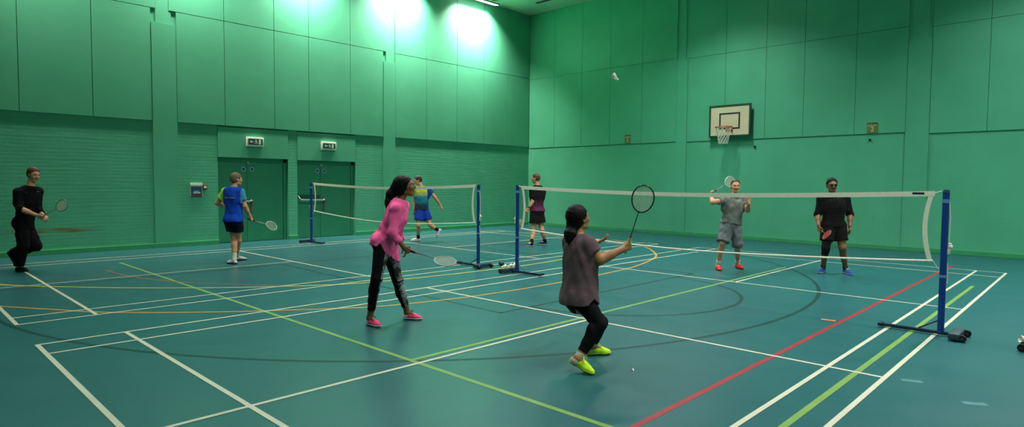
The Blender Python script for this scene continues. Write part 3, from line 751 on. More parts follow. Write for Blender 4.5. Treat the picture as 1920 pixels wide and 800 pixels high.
class Person:
    def __init__(s, name, D, J, feet, kind='man', g=1.0, skin=SK_LIGHT, face=(0, 0, 0), h=.006, headscale=1.0, ag=1.0):
        """J: joint -> (pixel x, pixel y, metres further away than D); feet: 'R'/'L' -> (x, y, heading, lift, pitch)"""
        s.ag = ag; s.D = D; s.kind = kind; s.g = g; s.skin = skin; s.h = h
        P = {k_: at(v[0], v[1], D + v[2]) for k_, v in J.items()}
        s.P = P; s.feet = {}
        for sd, (x, y, ang, lift, pitch) in feet.items():
            base = floor_at(x, y) if lift is None or not isinstance(lift, tuple) else at(x, y, D + lift[1])
            hd = ACROSS * math.cos(math.radians(ang)) + AWAY * math.sin(math.radians(ang))
            z = 0.0 if lift is None else (lift if not isinstance(lift, tuple) else lift[0])
            c = np.array([base[0], base[1], z if not isinstance(lift, tuple) else base[2]])
            pt = math.radians(pitch); fd = hd * math.cos(pt) + np.array([0, 0, math.sin(pt)]); up = -hd * math.sin(pt) + np.array([0, 0, math.cos(pt)])
            s.feet[sd] = dict(c=c, f=fd, u=up, r=np.cross(fd, up))
            fl_ = .262 * (g if kind == 'man' else g * .93)
            s.feet[sd]['L'] = fl_
            ank = c - fd * fl_ * .26 + up * .085
            P['ank' + sd] = ank
        s.origin = np.array([np.mean([s.feet[k_]['c'][0] for k_ in s.feet]), np.mean([s.feet[k_]['c'][1] for k_ in s.feet]), 0.0])
        P['hip'] = (P['hipR'] + P['hipL']) / 2
        s.right_s = unit(P['shR'] - P['shL']); s.right_h = unit(P['hipR'] - P['hipL'])
        s.up = unit(P['neck'] - P['hip']); s.front = unit(np.cross(s.up, unit(s.right_s + s.right_h)))
        yaw, pit, rol = [math.radians(v) for v in face]
        fw = ACROSS * math.cos(yaw) + AWAY * math.sin(yaw); fd = fw * math.cos(pit) + np.array([0, 0, math.sin(pit)])
        upv = -fw * math.sin(pit) + np.array([0, 0, math.cos(pit)]); rt = np.cross(fd, upv)
        upv = upv * math.cos(rol) + rt * math.sin(rol); rt = np.cross(fd, upv)
        s.hF = np.stack([rt, fd, upv]); s.hs = headscale
        allp = np.array(list(P.values())); s.lo = allp.min(0) - .28; s.hi = allp.max(0) + .28; s.lo[2] = max(s.lo[2], -.03)
        for a, b in (('shR', 'elR'), ('elR', 'wrR'), ('shL', 'elL'), ('elL', 'wrL'), ('hipR', 'knR'), ('knR', 'ankR'), ('hipL', 'knL'), ('knL', 'ankL'), ('hip', 'neck'), ('shR', 'shL'), ('neck', 'head')):
            s.__dict__.setdefault('len', {})[a + '-' + b] = round(float(np.linalg.norm(P[a] - P[b])), 2)
    def H(s, x, y, z): return s.P['head'] + (s.hF.T @ np.array([x, y, z])) * s.hs
    def trunk(s, f, infl=0.0, lo=None, hi=None, k=.03, bow=0.0, slit=None, st=None, sw=1.0):
        st = [(t, a * s.g * sw, b * s.g, c) for t, a, b, c in (STATION[s.kind] if st is None else st)]
        f.loft(s.P['hip'], s.P['neck'], s.right_h, s.right_s, st, bow, k, infl, lo, hi, slit=slit)
    def arm(s, f, sd, infl=0.0, upto=None, k=.02):
        """upper arm then forearm; upto = how far a sleeve comes (0..1 upper arm, 1..2 forearm)"""
        P = s.P; g = s.g * (.88 if s.kind == 'woman' else 1.0) * s.ag; a, e, w_ = P['sh' + sd], P['el' + sd], P['wr' + sd]
        r0, r1, r2, r3 = .056 * g + infl, .044 * g + infl, .044 * g + infl, .028 * g + infl
        if upto is None:
            f.cone(a, e, r0, r1, k); f.cone(e, w_, r2, r3, k); f.cone(e, e + (w_ - e) * .45, .038 * g, .041 * g, k)
        elif upto <= 1: f.cone(a, a + (e - a) * upto, r0, r0 + (r1 - r0) * upto + .004, k, cut=True)
        else:
            f.cone(a, e, r0, r1, k); f.cone(e, e + (w_ - e) * (upto - 1), r2, r2 + (r3 - r2) * (upto - 1) + .003, k, cut=True)
    def shoulders(s, f, infl=0.0, k=.04):
        P = s.P; base = P['neck'] - s.up * .035
        for sd in 'RL':
            f.cone(base, P['sh' + sd] - s.up * .005, .05 * s.g + infl, .05 * s.g + infl, k); f.cone(P['sh' + sd], P['sh' + sd] - s.up * .12 + (s.P['hip'] - P['sh' + sd] ) * .1, .046 * s.g + infl, .05 * s.g + infl, k)
    def leg(s, f, sd, infl=0.0, upto=None, k=.025, loose=0.0):
        P = s.P; g = s.g; hp, kn, an = P['hip' + sd], P['kn' + sd], P['ank' + sd]
        wm = 1.06 if s.kind == 'woman' else 1.0
        r0, r1, r2, r3 = .088 * g * wm + infl, .058 * g + infl, .056 * g + infl, .036 * g + infl
        sh = unit(an - kn); back = unit(s.front * -1 - sh * (-(s.front @ sh))); calf = kn + (an - kn) * .3 + back * .018
        if upto is None or upto > 1:
            f.cone(hp, kn, r0, r1 + loose * .5, k)
            q = 1.0 if upto is None else upto - 1
            e = kn + (an - kn) * q; f.cone(kn, e, r2 + loose * .5, r2 + (r3 - r2) * q + loose, k, cut=upto is not None)
            if q > .45: f.cone(kn + (an - kn) * .1 + back * .008, kn + (an - kn) * .55 + back * .01, .046 * g + infl, .042 * g + infl, k)
            if q > .45: f.ell(calf, (.045 * g + infl, .045 * g + infl, .09 * g + infl), None, k)
        else: f.cone(hp, hp + (kn - hp) * upto, r0 + loose * .4, r0 + (r1 - r0) * upto + loose, k, cut=True)
    def seat(s, f, infl=0.0, k=.03):
        for sd in 'RL': f.ell(s.P['hip' + sd] - s.front * .045 * s.g + s.up * .01, np.array([.088, .088, .095]) * s.g + infl, None, k)
    def headshape(s, f):
        F = s.hF; q = s.hs; k = .02
        f.ell(s.H(0, -.012, .034), np.array([.076, .096, .086]) * q, F, k)
        f.ell(s.H(0, .028, -.042), np.array([.058, .068, .076]) * q, F, .03)
        f.ell(s.H(0, .03, .0), np.array([.066, .068, .07]) * q, F, .03)
        f.cone(s.H(0, .064, -.096), s.H(0, .060, -.09), .024 * q, .026 * q, .025)
        for sg in (-1, 1):
            f.cone(s.H(sg * .042, .0, -.075), s.H(sg * .018, .062, -.094), .02 * q, .02 * q, .02)
            f.ell(s.H(sg * .034, .098, .006), np.array([.02, .014, .012]) * q, F, .012, 'carve')
            f.ell(s.H(sg * .038, .07, -.028), np.array([.024, .024, .02]) * q, F, .015)
            f.ell(s.H(sg * .074, -.006, -.004), np.array([.011, .02, .033]) * q, F, .008); f.ell(s.H(sg * .083, .0, -.002), np.array([.006, .011, .02]) * q, F, .006, 'carve')
        f.cone(s.H(-.034, .088, .025), s.H(.034, .088, .025), .012 * q, .012 * q, .012)
        f.cone(s.H(0, .092, .012), s.H(0, .112, -.026), .009 * q, .014 * q, .01); f.cone(s.H(-.011, .1, -.03), s.H(.011, .1, -.03), .009 * q, .009 * q, .008)
        f.cone(s.H(-.016, .09, -.057), s.H(.016, .09, -.057), .009 * q, .009 * q, .008); f.cone(s.H(-.014, .088, -.068), s.H(.014, .088, -.068), .0095 * q, .0095 * q, .006)
        nk = (.054 if s.kind == 'man' else .045) * s.g
        f.cone(s.H(0, -.02, -.05), s.P['neck'] - s.up * .03, nk, nk * 1.12, .02)
    def hand(s, f, sd, d, n, curl=.5, spread=.1, thumb=.5, tight=False):
        """palm and five separate fingers; d = finger direction, n = where the palm faces, across = towards the thumb"""
        w_ = s.P['wr' + sd]; d = unit(d); n = unit(n - d * (n @ d)); a = np.cross(n, d) * (-1 if sd == 'R' else 1)
        q = s.g * (.93 if s.kind == 'woman' else 1.0)
        L = .092 * q
        for i, o in enumerate((.031, .011, -.01, -.029)): f.cone(w_ + a * o * .45 * q, w_ + d * L * (1, 1.03, 1, .93)[i] + a * o * q, .0155 * q, .0125 * q, .012, flat=(n, .8))
        f.cone(w_ - d * .01, w_ + d * .02, .027 * q, .024 * q, .015, flat=(n, .75))
        for i, (o, ln) in enumerate(((.031, .075), (.011, .084), (-.01, .078), (-.029, .06))):
            p = w_ + d * L * (1, 1.03, 1, .93)[i] + a * o * q; ang = curl * (.75 + .1 * i)
            side = a * (o / .031) * spread; r = (.0092, .0095, .009, .008)[i] * q
            for j, part in enumerate((.45, .32, .23)):
                v = unit(d * math.cos(ang) + n * math.sin(ang) + side * math.cos(ang)); e = p + v * ln * part * q
                f.cone(p, e, r, r * .93, .0035); p = e; r *= .93; ang += curl * 1.05
        p = w_ + d * .028 * q + a * .026 * q; v = unit(d * .55 + a * .8 * (1 - thumb * .5) + n * .55 * thumb); e = p + v * .038 * q
        f.cone(p - v * .012, e, .0135 * q, .011 * q, .008)
        v = unit(d * .8 + a * .3 * (1 - thumb) + n * (.2 + thumb) - a * thumb * .5); e2 = e + v * .028 * q; f.cone(e, e2, .011 * q, .0098 * q, .004)
        v = unit(v + n * thumb * .6 - a * thumb * .4); f.cone(e2, e2 + v * .024 * q, .0098 * q, .0088 * q, .004)
        s.__dict__.setdefault('grip', {})[sd] = w_ + d * .078 * q + n * (.030 * q)
    def body(s, label, hands, lips=True):
        f = Field(s.lo, s.hi, s.h)
        s.trunk(f, -.006); s.shoulders(f, -.008); s.seat(f, -.004)
        for sd in 'RL':
            s.arm(f, sd); s.leg(f, sd)
            ft = s.feet[sd]; c, fd, u = ft['c'], ft['f'], ft['u']; L = ft['L']
            f.cone(s.P['ank' + sd], c - fd * L * .3 + u * .05, .036 * s.g, .03 * s.g, .02); f.cone(s.P['ank' + sd], c + fd * L * .25 + u * .035, .034 * s.g, .026, .02); f.cone(c + fd * L * .2 + u * .034, c + fd * L * .34 + u * .03, .028, .022, .015)
        for sd in hands: s.hand(f, sd, **hands[sd])
        s.headshape(f)
        lip = s.H(0, .1, -.062); F = s.hF
        def pick(cn):
            v = (cn - lip) @ F.T / s.hs
            return ((np.abs(v[:, 0]) < .023) & (np.abs(v[:, 2]) < .011) & (np.abs(v[:, 1]) < .02)).astype(int)
        o = surf_obj('person', f, [s.skin, LIPS[id(s.skin)]], None, s.origin, pick)
        tag(o, label, 'person', 'badminton players'); s.o = o
        for sg in (-1, 1):
            k_ = MB(); c = s.H(sg * .033, .0805, .006) - s.origin; k_.ball(tuple(c), .0118 * s.hs, seg=16); e = k_.build('eye', M_EYE, o, smooth=True)
            k_ = MB(); c2 = s.H(sg * .033, .0868, .006) - s.origin; k_.ball(tuple(c2), .0072 * s.hs, seg=12); k_.build('iris', M_IRIS, e, smooth=True)
        return o
    def part(s, name, f, mats, pick=None, label=None, parent=None):
        o = surf_obj(name, f, mats, parent or s.o, s.origin, pick)
        if label: o['label'] = label
        return o
    def field(s, h=None): return Field(s.lo, s.hi, h or s.h)
    def hair(s, colour, cut=.03, low=-.06, thick=.012, tail=None, h=None, extra=None, brows=True, tilt=.53):
        f = Field(s.P['head'] - .2, s.P['head'] + .2, h or .005); F = s.hF; q = s.hs
        f.ell(s.H(0, -.014, .036), (np.array([.077, .098, .088]) + thick) * q, F, .01)
        f.ell(s.H(0, -.03, -.01), (np.array([.068, .078, .08]) + thick) * q, F, .02)
        n = unit(F.T @ np.array([0, .85, -tilt])); f.plane(s.H(0, 0, 0) + n * cut * q, n)
        f.plane(s.H(0, 0, low), -F[2])
        for sg in (-1, 1): f.ell(s.H(sg * .085, .0, -.008), np.array([.022, .024, .036]) * q, F, .01, 'carve')
        if extra: extra(f)
        f.wrinkle(.0025, 150, 3)
        s.part('hair', f, colour)
        if brows:
            k_ = MB()
            for sg in (-1, 1): k_.tube([tuple(s.H(sg * x, y, z) - s.origin) for x, y, z in ((.016, .1, .026), (.032, .099, .031), (.048, .088, .027))], .0045 * q, 6)
            k_.build('eyebrows', colour, s.o, smooth=True)
    def top(s, colour, sleeve, infl=.014, lo=-.06, hi=.965, name='shirt', wr=.005, bow=0.0, pick=None, slit=None, label=None, st=None, seed=1, sleeve_infl=None, sw=1.0, hem=None):
        f = s.field(); s.trunk(f, infl, lo if hem is None else -.3, hi, .03, bow, None, st, sw)
        if hem is not None:
            s.seat(f, infl + .004)
            for sd in 'RL': s.leg(f, sd, infl + .004, .55, .03)
            f.hem(s, hem)
        s.shoulders(f, infl)
        for sd in 'RL':
            u = sleeve if not isinstance(sleeve, dict) else sleeve[sd]
            s.arm(f, sd, infl if sleeve_infl is None else sleeve_infl, u, .03)
        # collar line stays below the chin
        f.wrinkle(wr, 38, seed, .6)
        n = unit(s.up); f.plane(s.P['neck'] + n * .012, n)
        return s.part(name, f, colour, pick, label)
    def bottoms(s, colour, upto, infl=.014, hi=.13, loose=.02, name='shorts', wr=.004, label=None, pick=None, seed=2, cutz=None):
        f = s.field(); s.trunk(f, infl - .012, -.2, hi); s.seat(f, infl - .008)
        for sd in 'RL':
            u = upto if not isinstance(upto, dict) else upto[sd]; s.leg(f, sd, infl, u, .02, loose)
        f.wrinkle(wr, 36, seed, .6)
        n = unit(s.up); f.plane(s.P['hip'] + s.up * np.linalg.norm(s.P['neck'] - s.P['hip']) * hi, n)
        return s.part(name, f, colour, pick, label)
    def footwear(s, upper, sole, sock=None, sock_h=.12, lace=None, toe=None, heel=None, slabel=None):
        for sd in 'RL':
            ft = s.feet[sd]; c, fd, u, r = ft['c'], ft['f'], ft['u'], ft['r']; L = ft['L']; g = s.g * (.92 if s.kind == 'woman' else 1.0)
            def shape(f, e=0.0):
                f.cone(c - fd * L * .36 + u * .035, c - fd * L * .1 + u * .04, .038 * g + e, .040 * g + e, .02); f.cone(c - fd * L * .1 + u * .04, c + fd * L * .22 + u * .03, .040 * g + e, .046 * g + e, .02, flat=(u, .85)); f.cone(c + fd * L * .2 + u * .03, c + fd * L * .38 + u * .026, .045 * g + e, .036 * g + e, .02, flat=(u, .72))
            bx0 = c - .26; bx1 = c + .26
            f = Field(bx0, bx1, .0045); shape(f); f.cone(c - fd * L * .26 + u * .05, s.P['ank' + sd] + u * .012, .038 * g, .043 * g, .015, cut=True); f.cone(c - fd * L * .12 + u * .06, c + fd * L * .12 + u * .055, .03 * g, .026 * g, .02)
            f.plane(c + u * .024, -u)
            hz = c - fd * L * .22
            pk = (lambda cn, hz=hz, fd=fd: (((cn - hz) @ fd) < 0).astype(int)) if heel else None
            sh = s.part('shoe', f, [upper, heel] if heel else upper, pk, slabel)
            f = Field(bx0, bx1, .0045); shape(f, .004); f.plane(c + u * .027, u); f.plane(c + u * .0015, -u); s.part('sole', f, sole, None, None, sh)
            if lace:
                k_ = MB()
                for i in range(4):
                    p = c + fd * L * (-.02 + .055 * i) + u * (.088 - .007 * i); k_.tube([tuple(p - r * .024 - u * .006 - s.origin), tuple(p + u * .003 - s.origin), tuple(p + r * .024 - u * .006 - s.origin)], .0042, 6)
                p = c - fd * L * .05 + u * .094; k_.tube([tuple(p + r * .03 + fd * .02 - s.origin), tuple(p + u * .014 + r * .012 - s.origin), tuple(p - s.origin), tuple(p + u * .014 - r * .012 - s.origin), tuple(p - r * .03 + fd * .02 - s.origin)], .004, 6)
                k_.build('laces', lace, sh)
            if sock:
                an = s.P['ank' + sd]; v = unit(s.P['kn' + sd] - an); f = Field(an - .25, an + .25, .005)
                f.cone(an - v * .03, an + v * sock_h, .044 * g, .043 * g + .002, .01, cut=True); f.wrinkle(.002, 60, 5); s.part('sock', f, sock)

def racket(grip, axis, normal, label, frame_c, grip_c, string_c=None, shaft_c=None, butt=.07, sr=.0009):
    """grip = middle of the hand on the handle, axis = towards the head, normal = out of the strings"""
    ax = unit(axis); nm = unit(np.asarray(normal) - ax * (np.asarray(normal) @ ax)); sd = np.cross(ax, nm)
    base = np.asarray(grip) - ax * butt
    root = empty('badminton_racket', tuple(base), label, 'racket', 'badminton rackets in players hands')
    M3 = Matrix(((sd[0], ax[0], nm[0]), (sd[1], ax[1], nm[1]), (sd[2], ax[2], nm[2]))); root.rotation_mode = 'QUATERNION'; root.rotation_quaternion = M3.to_quaternion()
    k = MB(); k.tube([(0, 0, 0), (0, .012, 0), (0, .02, 0), (0, .15, 0), (0, .165, 0)], .013, 8, rs=[.0155, .0165, .0138, .0125, .011]); hd = k.build('grip', grip_c, root, smooth=True)
    k = MB()
    for i in range(9): k.tube([(.0135 * math.cos(a), .03 + i * .014 + .014 * a / (2 * PI), .0135 * math.sin(a)) for a in np.linspace(0, 2 * PI, 11)], .0011, 4)
    k.build('grip_wrap', grip_c, hd)
    k = MB(); k.tube([(0, .163, 0), (0, .19, 0), (0, .2, 0)], .01, 10, rs=[.0115, .0075, .0045]); k.build('cone', mat('red_racket_cone', '#9C4A34', .4), root, smooth=True)
    k = MB(); k.tube([(0, .195, 0), (0, .425, 0)], .0042, 8); k.build('shaft', shaft_c or frame_c, root, smooth=True)
    cy, a_, b_ = .425 + .128, .092, .126
    k = MB(); k.tube([(a_ * math.sin(t) * (1 + .05 * math.cos(t)), cy + b_ * math.cos(t), 0) for t in np.linspace(0, 2 * PI, 49)[:-1]], .0056, 8, True); k.tube([(0, .415, 0), (0, .435, 0)], .0072, 8); k.build('frame', frame_c, root, smooth=True)
    k = MB(); r = sr
    for i in range(-10, 11):
        x = i * .0084; q = (x / a_) ** 2
        if q < .96: e = b_ * math.sqrt(1 - q); k.tube([(x, cy - e, .0005), (x, cy + e, .0005)], r, 4)
    for i in range(-13, 14):
        y = i * .0090; q = (y / b_) ** 2
        if q < .96: e = a_ * math.sqrt(1 - q); k.tube([(-e, cy + y, -.0005), (e, cy + y, -.0005)], r, 4)
    k.build('strings', string_c or mat('white_string', '#D2D6C4', .5), root)
    return root
def perp(v, d): v = np.asarray(v, float); d = unit(d); return unit(v - d * (v @ d))
UP = np.array([0, 0, 1.0])
# ------------------------------------------------------------------ the eight players
def px(p): return p
C_BLACK = cloth('black_sportswear', '#0B0B0E'); C_BLACK2 = cloth('black_shorts_cloth', '#0A0A0C'); HAIR_BLACK = mat('black_hair', '#090605', .6, .25, 60, .3, 0.0, .15); HAIR_BROWN = mat('reddish_brown_hair', '#4A2A18', .6, .25, 60, .3)
HAIR_GREY = mat('sandy_grey_hair', '#5A4E3A', .6, .25, 60, .3); HAIR_DARK = mat('dark_brown_hair', '#2A1C12', .6, .25, 60, .3); HAIR_SAND = mat('short_sandy_hair', '#4A2E1E', .6, .25, 60, .3)
SOLE_W = mat('white_sole', '#C4C6BE', .6, .05); SOLE_B = mat('dark_sole', '#15171A', .6, .05); SOCK_W = cloth('white_sock', '#BFC0B4'); SOCK_B = cloth('black_sock', '#101216')
LOGO = mat('white_logo', '#B9BDB8', .6, .05)
DARKGRIP = mat('black_grip', '#15171A', .7, .1, 40)

def front_mark(s, t, xo, pts, m_, name, off=.02, flip=1):
    """a small printed mark lying on the chest or back of a garment"""
    L = np.linalg.norm(s.P['neck'] - s.P['hip']); r = unit(s.right_h + (s.right_s - s.right_h) * t); f = unit(np.cross(s.up, r)) * flip
    return L, r, f

# ---- 1 the player at the left edge, in black
D = 10.65
J = dict(head=(63, 327, 0.0), neck=(57, 349, .0), shR=(35, 361, -.13), shL=(71, 358.5, .13), elR=(38, 391, -.24), elL=(70, 386, .2), wrR=(68, 403, -.14), wrL=(80, 403, .1), hipR=(43, 420, -.07), hipL=(47, 420, .09), knR=(43, 460, -.13), knL=(67, 461, .08))
feet = dict(R=(41, 509, -15, None, 0), L=(22, 484, -10, (.16, .17), -48))
p1 = Person('a', D, J, feet, 'man', 1.0, SK_LIGHT, (-22, -14, 0), .006, .98)
d1 = unit(p1.P['wrR'] - p1.P['elR'])
p1.body('person in all black at the left edge holding a racket low', dict(R=dict(d=d1, n=AWAY + .3 * UP, curl=1.15, thumb=.8), L=dict(d=unit(p1.P['wrL'] - p1.P['elL']) + .4 * ACROSS, n=-UP + .3 * ACROSS, curl=.7)))
p1.hair(HAIR_BROWN, .018, -.055)
p1.top(C_BLACK, dict(R=1.05, L=1.75), .024, sleeve_infl=.015, hem=lambda x, y: -.1 + 0 * y, hi=.97, seed=11, label='long sleeved black top')
p1.bottoms(C_BLACK2, 1.93, .022, .1, .02, 'trousers', .006, seed=12)
p1.footwear(cloth('black_shoe', '#101114', .6), SOLE_B, None, lace=SOCK_B)
g = p1.grip['R']; vw = unit(g - CAM); sw = unit(ACROSS - vw * (vw @ ACROSS)); ax = unit(.65 * sw + .45 * UP - .75 * vw)
racket(g, ax, perp(-vw + .3 * UP, ax), 'pale racket held by the person in all black at the left edge', mat('grey_racket_frame', '#6A6A66', .4), mat('pale_grip', '#A8A898', .7), mat('pale_pink_string', '#D8C6BA', .5), butt=.1, sr=.0014)
k = MB(); c = at(72.5, 358, D - .135) - p1.origin

# ---- 2 the player in blue seen from behind
D = 11.75
J = dict(head=(443, 336, .02), neck=(438.5, 351, 0), shR=(451, 360, -.04), shL=(423, 359, .06), elR=(459, 386, .0), elL=(408, 381, .10), wrR=(469, 405, .12), wrL=(424, 386, .26), hipR=(443, 414, -.02), hipL=(433, 414, .02), knR=(447, 450, .1), knL=(440, 449, .06))
feet = dict(R=(450, 488, 35, None, 0), L=(435, 494.5, 155, None, 0))
p2 = Person('b', D, J, feet, 'man', .97, SK_LIGHT, (48, -2, 0), .006, .97)
C_ROYAL = cloth('royal_blue_shirt', '#123FA8'); C_NEON = cloth('neon_green_sleeve', '#9BD23C'); C_TEAL = cloth('teal_sleeve', '#3C8296')
dR = unit(p2.P['wrR'] - p2.P['elR'])
p2.body('person in a royal blue shirt with one neon green sleeve, seen from behind', dict(R=dict(d=dR, n=perp(-ACROSS, dR), curl=1.15, thumb=.8), L=dict(d=unit(p2.P['wrL'] - p2.P['elL']), n=-UP, curl=.9)))
p2.hair(HAIR_GREY, .03, -.05)
def pk(cn):
    lat = (cn - p2.P['hip']) @ p2.right_s; q = np.zeros(len(cn), int); t = (cn - p2.P['hip']) @ p2.up
    q[(lat > .185) & (t > .28)] = 2; q[(lat < -.2) & (t > .28)] = 1; return q
p2.top([C_ROYAL, C_NEON, C_TEAL], .58, .022, -.03, .97, hem=lambda x, y: -.03 + 0 * y, pick=pk, seed=21)
p2.bottoms(cloth('navy_shorts', '#0A0F22'), .52, .02, .1, .025, seed=22)
p2.footwear(cloth('white_blue_shoe', '#B5BDC4', .6), mat('navy_sole', '#16305C', .6), SOCK_W, .13)
k = MB(); L = np.linalg.norm(p2.P['neck'] - p2.P['hip'])
rgt = unit(p2.right_s); bk = -unit(np.cross(p2.up, rgt))
base = p2.P['hip'] + p2.up * L * .685 + bk * .143 - p2.origin
for i in range(9):
    if i == 4: continue
    x = -.105 + i * .026; c = base + rgt * x - bk * (abs(x) ** 2 * 1.6) + rgt * .012
    k.box(tuple(c), (.017, .012, .028 if i % 3 else .022), Matrix((tuple(rgt), tuple(bk), tuple(p2.up))).transposed())
k.build('back_print', mat('faded_print', '#6C7A80', .7), p2.o)
g = p2.grip['R']; ax = .5 * ACROSS + .8 * AWAY - .28 * UP
racket(g, ax, perp(.8 * ACROSS - .6 * AWAY + .5 * UP, ax), 'racket held low by the person in the royal blue shirt', mat('pale_frame', '#B4BDB6', .4), DARKGRIP, butt=.06, sr=.0006)

# ---- 3 the player in pink
D = 6.85
J = dict(head=(760, 349, .0), neck=(752, 375, .0), shR=(742, 391, -.15), shL=(756, 387, .15), elR=(735, 436, -.20), elL=(746, 432, .22), wrR=(757, 463, -.12), wrL=(755, 460, .16), hipR=(717, 458, -.085), hipL=(727, 460, .085), knR=(706, 523, -.17), knL=(746, 526, .12))
feet = dict(R=(700, 611, -38, None, 0), L=(773, 599, -6, None, 0))
p3 = Person('c', D, J, feet, 'woman', .93, SK_BROWN, (2, 6, 0), .0055, .95)
dR = unit(p3.P['wrR'] - p3.P['elR'])
p3.body('person in a bright pink top leaning forward in patterned leggings', dict(R=dict(d=dR + .25 * ACROSS, n=perp(AWAY - .2 * UP, dR), curl=1.15, thumb=.8), L=dict(d=.5 * ACROSS - UP, n=-ACROSS - .3 * UP, curl=.6)))
def tail3(f):
    pts = [at(741, 352, D), at(733, 364, D), at(728.5, 379, D - .01), at(725, 392, D - .02)]
    for a, b, r0, r1 in zip(pts[:-1], pts[1:], (.05, .05, .04), (.05, .04, .010)): f.cone(a, b, r0, r1, .03)
f = Field(at(735, 360, D) - .36, at(735, 360, D) + .36, .006)
F = p3.hF; q = p3.hs
f.ell(p3.H(0, -.03, .03), np.array([.094, .118, .105]) * q, F, .02); f.ell(p3.H(0, -.06, -.03), np.array([.086, .085, .09]) * q, F, .03)
n = unit(F.T @ np.array([0, .9, -.42])); f.plane(p3.H(0, 0, 0) + n * .034, n); 
tail3(f); f.wrinkle(.0022, 140, 8)
p3.part('hair', f, HAIR_BLACK, None, 'long black hair gathered at the back')
C_PINK = cloth('bright_pink_top', '#F0609A', .9, .08)
STW = [(-.3, .168, .125, -.012), (-.15, .178, .135, -.016), (.03, .182, .132, -.014), (.25, .158, .118, .0), (.45, .15, .112, .006), (.64, .155, .125, .012), (.8, .147, .105, .0), (.92, .105, .08, -.008), (1.0, .06, .06, -.004)]
def hem3(x, y): return np.where(y < -.03, -.06, np.where(y < .0, -.06 + (y + .03) * 3.0, .03 - np.clip(y, 0, .14) * 1.9))
p3.top(C_PINK, 1.62, .013, -.16, 1.0, wr=.0065, hem=hem3, st=STW, seed=31, label='long sleeved bright pink top')
ft3 = p3.front
C_LEG = cloth('black_leggings', '#0C0D10'); 
camo = bpy.data.materials.new('grey_camouflage_leggings'); camo.use_nodes = True; nt = camo.node_tree; bb = nt.nodes['Principled BSDF']; bb.inputs['Roughness'].default_value = .8
tc = nt.nodes.new('ShaderNodeTexCoord'); nz = nt.nodes.new('ShaderNodeTexNoise'); nz.inputs['Scale'].default_value = 11; nz.inputs['Detail'].default_value = 3; nz.inputs['Distortion'].default_value = .9
rp = nt.nodes.new('ShaderNodeValToRGB'); rp.color_ramp.interpolation = 'CONSTANT'; rp.color_ramp.elements[0].color = lin('#14171A'); e_ = rp.color_ramp.elements[1]; e_.position = .43; e_.color = lin('#55605F')
e2 = rp.color_ramp.elements.new(.52); e2.color = lin('#8A9694'); e3 = rp.color_ramp.elements.new(.62); e3.color = lin('#3A4244')
nt.links.new(tc.outputs['Object'], nz.inputs['Vector']); nt.links.new(nz.outputs['Fac'], rp.inputs['Fac']); nt.links.new(rp.outputs['Color'], bb.inputs['Base Color'])
def pk3(cn):
    q = np.zeros(len(cn), int)
    for sd, sgn in (('R', -1), ('L', 1)):
        hp, kn, an = p3.P['hip' + sd], p3.P['kn' + sd], p3.P['ank' + sd]
        for a, b in ((hp, kn), (kn, an)):
            ba = b - a; t = ((cn - a) @ ba) / (ba @ ba); r = cn - a - np.clip(t, 0, 1)[:, None] * ba; dist = np.linalg.norm(r, axis=1)
            side = r @ p3.front + .3 * (r @ p3.right_h) * (-1 if sd == 'R' else 1)
            thr = .045 if sd == 'R' else .03
            hit = (dist < .13) & (t > (.25 if a is hp else 0)) & (t < 1) & (side > thr)
            q[hit & (((cn - p3.P['knR']) @ (cn - p3.P['knR']).T.diagonal() if False else np.linalg.norm(cn - (a + b) / 2, axis=1)) < .34)] = 1
    return q
p3.bottoms([C_LEG, camo], 1.79, .006, .12, .0, 'leggings', .0015, 'black leggings with grey camouflage panels', pk3, 32)
p3.footwear(cloth('bright_pink_shoe', '#E0426E', .6, .06), SOLE_W, None, lace=mat('dark_lace', '#1A1418', .7), heel=cloth('white_black_heel', '#B9B4B6', .6))
g = p3.grip['R']; ax = .86 * ACROSS - .17 * UP - .45 * AWAY
racket(g, ax, perp(.75 * UP - .45 * AWAY + .2 * ACROSS, ax), 'racket with white strings held low by the person in bright pink', mat('white_black_frame', '#8D9A90', .4), DARKGRIP, shaft_c=mat('dark_shaft', '#3A4246', .4), butt=.06)

# ---- 4 the walking player in yellow and blue by the far wall
D = 16.45
J = dict(head=(783.5, 338, 0), neck=(790.5, 350, 0), shR=(780, 355, -.04), shL=(803, 355.5, .06), elR=(777.5, 376, .05), elL=(815.5, 369.5, .04), wrR=(777, 393, .0), wrL=(826, 385, .08), hipR=(786.5, 394, -.03), hipL=(795.5, 394, .04), knR=(784.5, 422, -.12), knL=(806, 421, -.02))
feet = dict(R=(779.5, 452, -172, None, 0), L=(824, 438, 190, (.0, .1), -62))
p4 = Person('d', D, J, feet, 'man', .98, SK_LIGHT, (205, -12, 0), .0065, .95)
dL = unit(p4.P['wrL'] - p4.P['elL'])
p4.body('person walking by the far wall in a yellow and teal shirt with blue shorts', dict(R=dict(d=-UP, n=AWAY, curl=.5), L=dict(d=dL, n=perp(-ACROSS, dL), curl=.6)))
p4.hair(HAIR_DARK, .03, -.05)
fade = bpy.data.materials.new('yellow_teal_fade_shirt'); fade.use_nodes = True; nt = fade.node_tree; bb = nt.nodes['Principled BSDF']; bb.inputs['Roughness'].default_value = .9; bb.inputs['Specular IOR Level'].default_value = .12
tc = nt.nodes.new('ShaderNodeTexCoord'); sp = nt.nodes.new('ShaderNodeSeparateXYZ'); nz = nt.nodes.new('ShaderNodeTexNoise'); nz.inputs['Scale'].default_value = 30; mrr = nt.nodes.new('ShaderNodeMapRange'); mrr.inputs['From Min'].default_value = .78; mrr.inputs['From Max'].default_value = 1.5
ad = nt.nodes.new('ShaderNodeMath'); ad.operation = 'MULTIPLY_ADD'; ad.inputs[1].default_value = .05
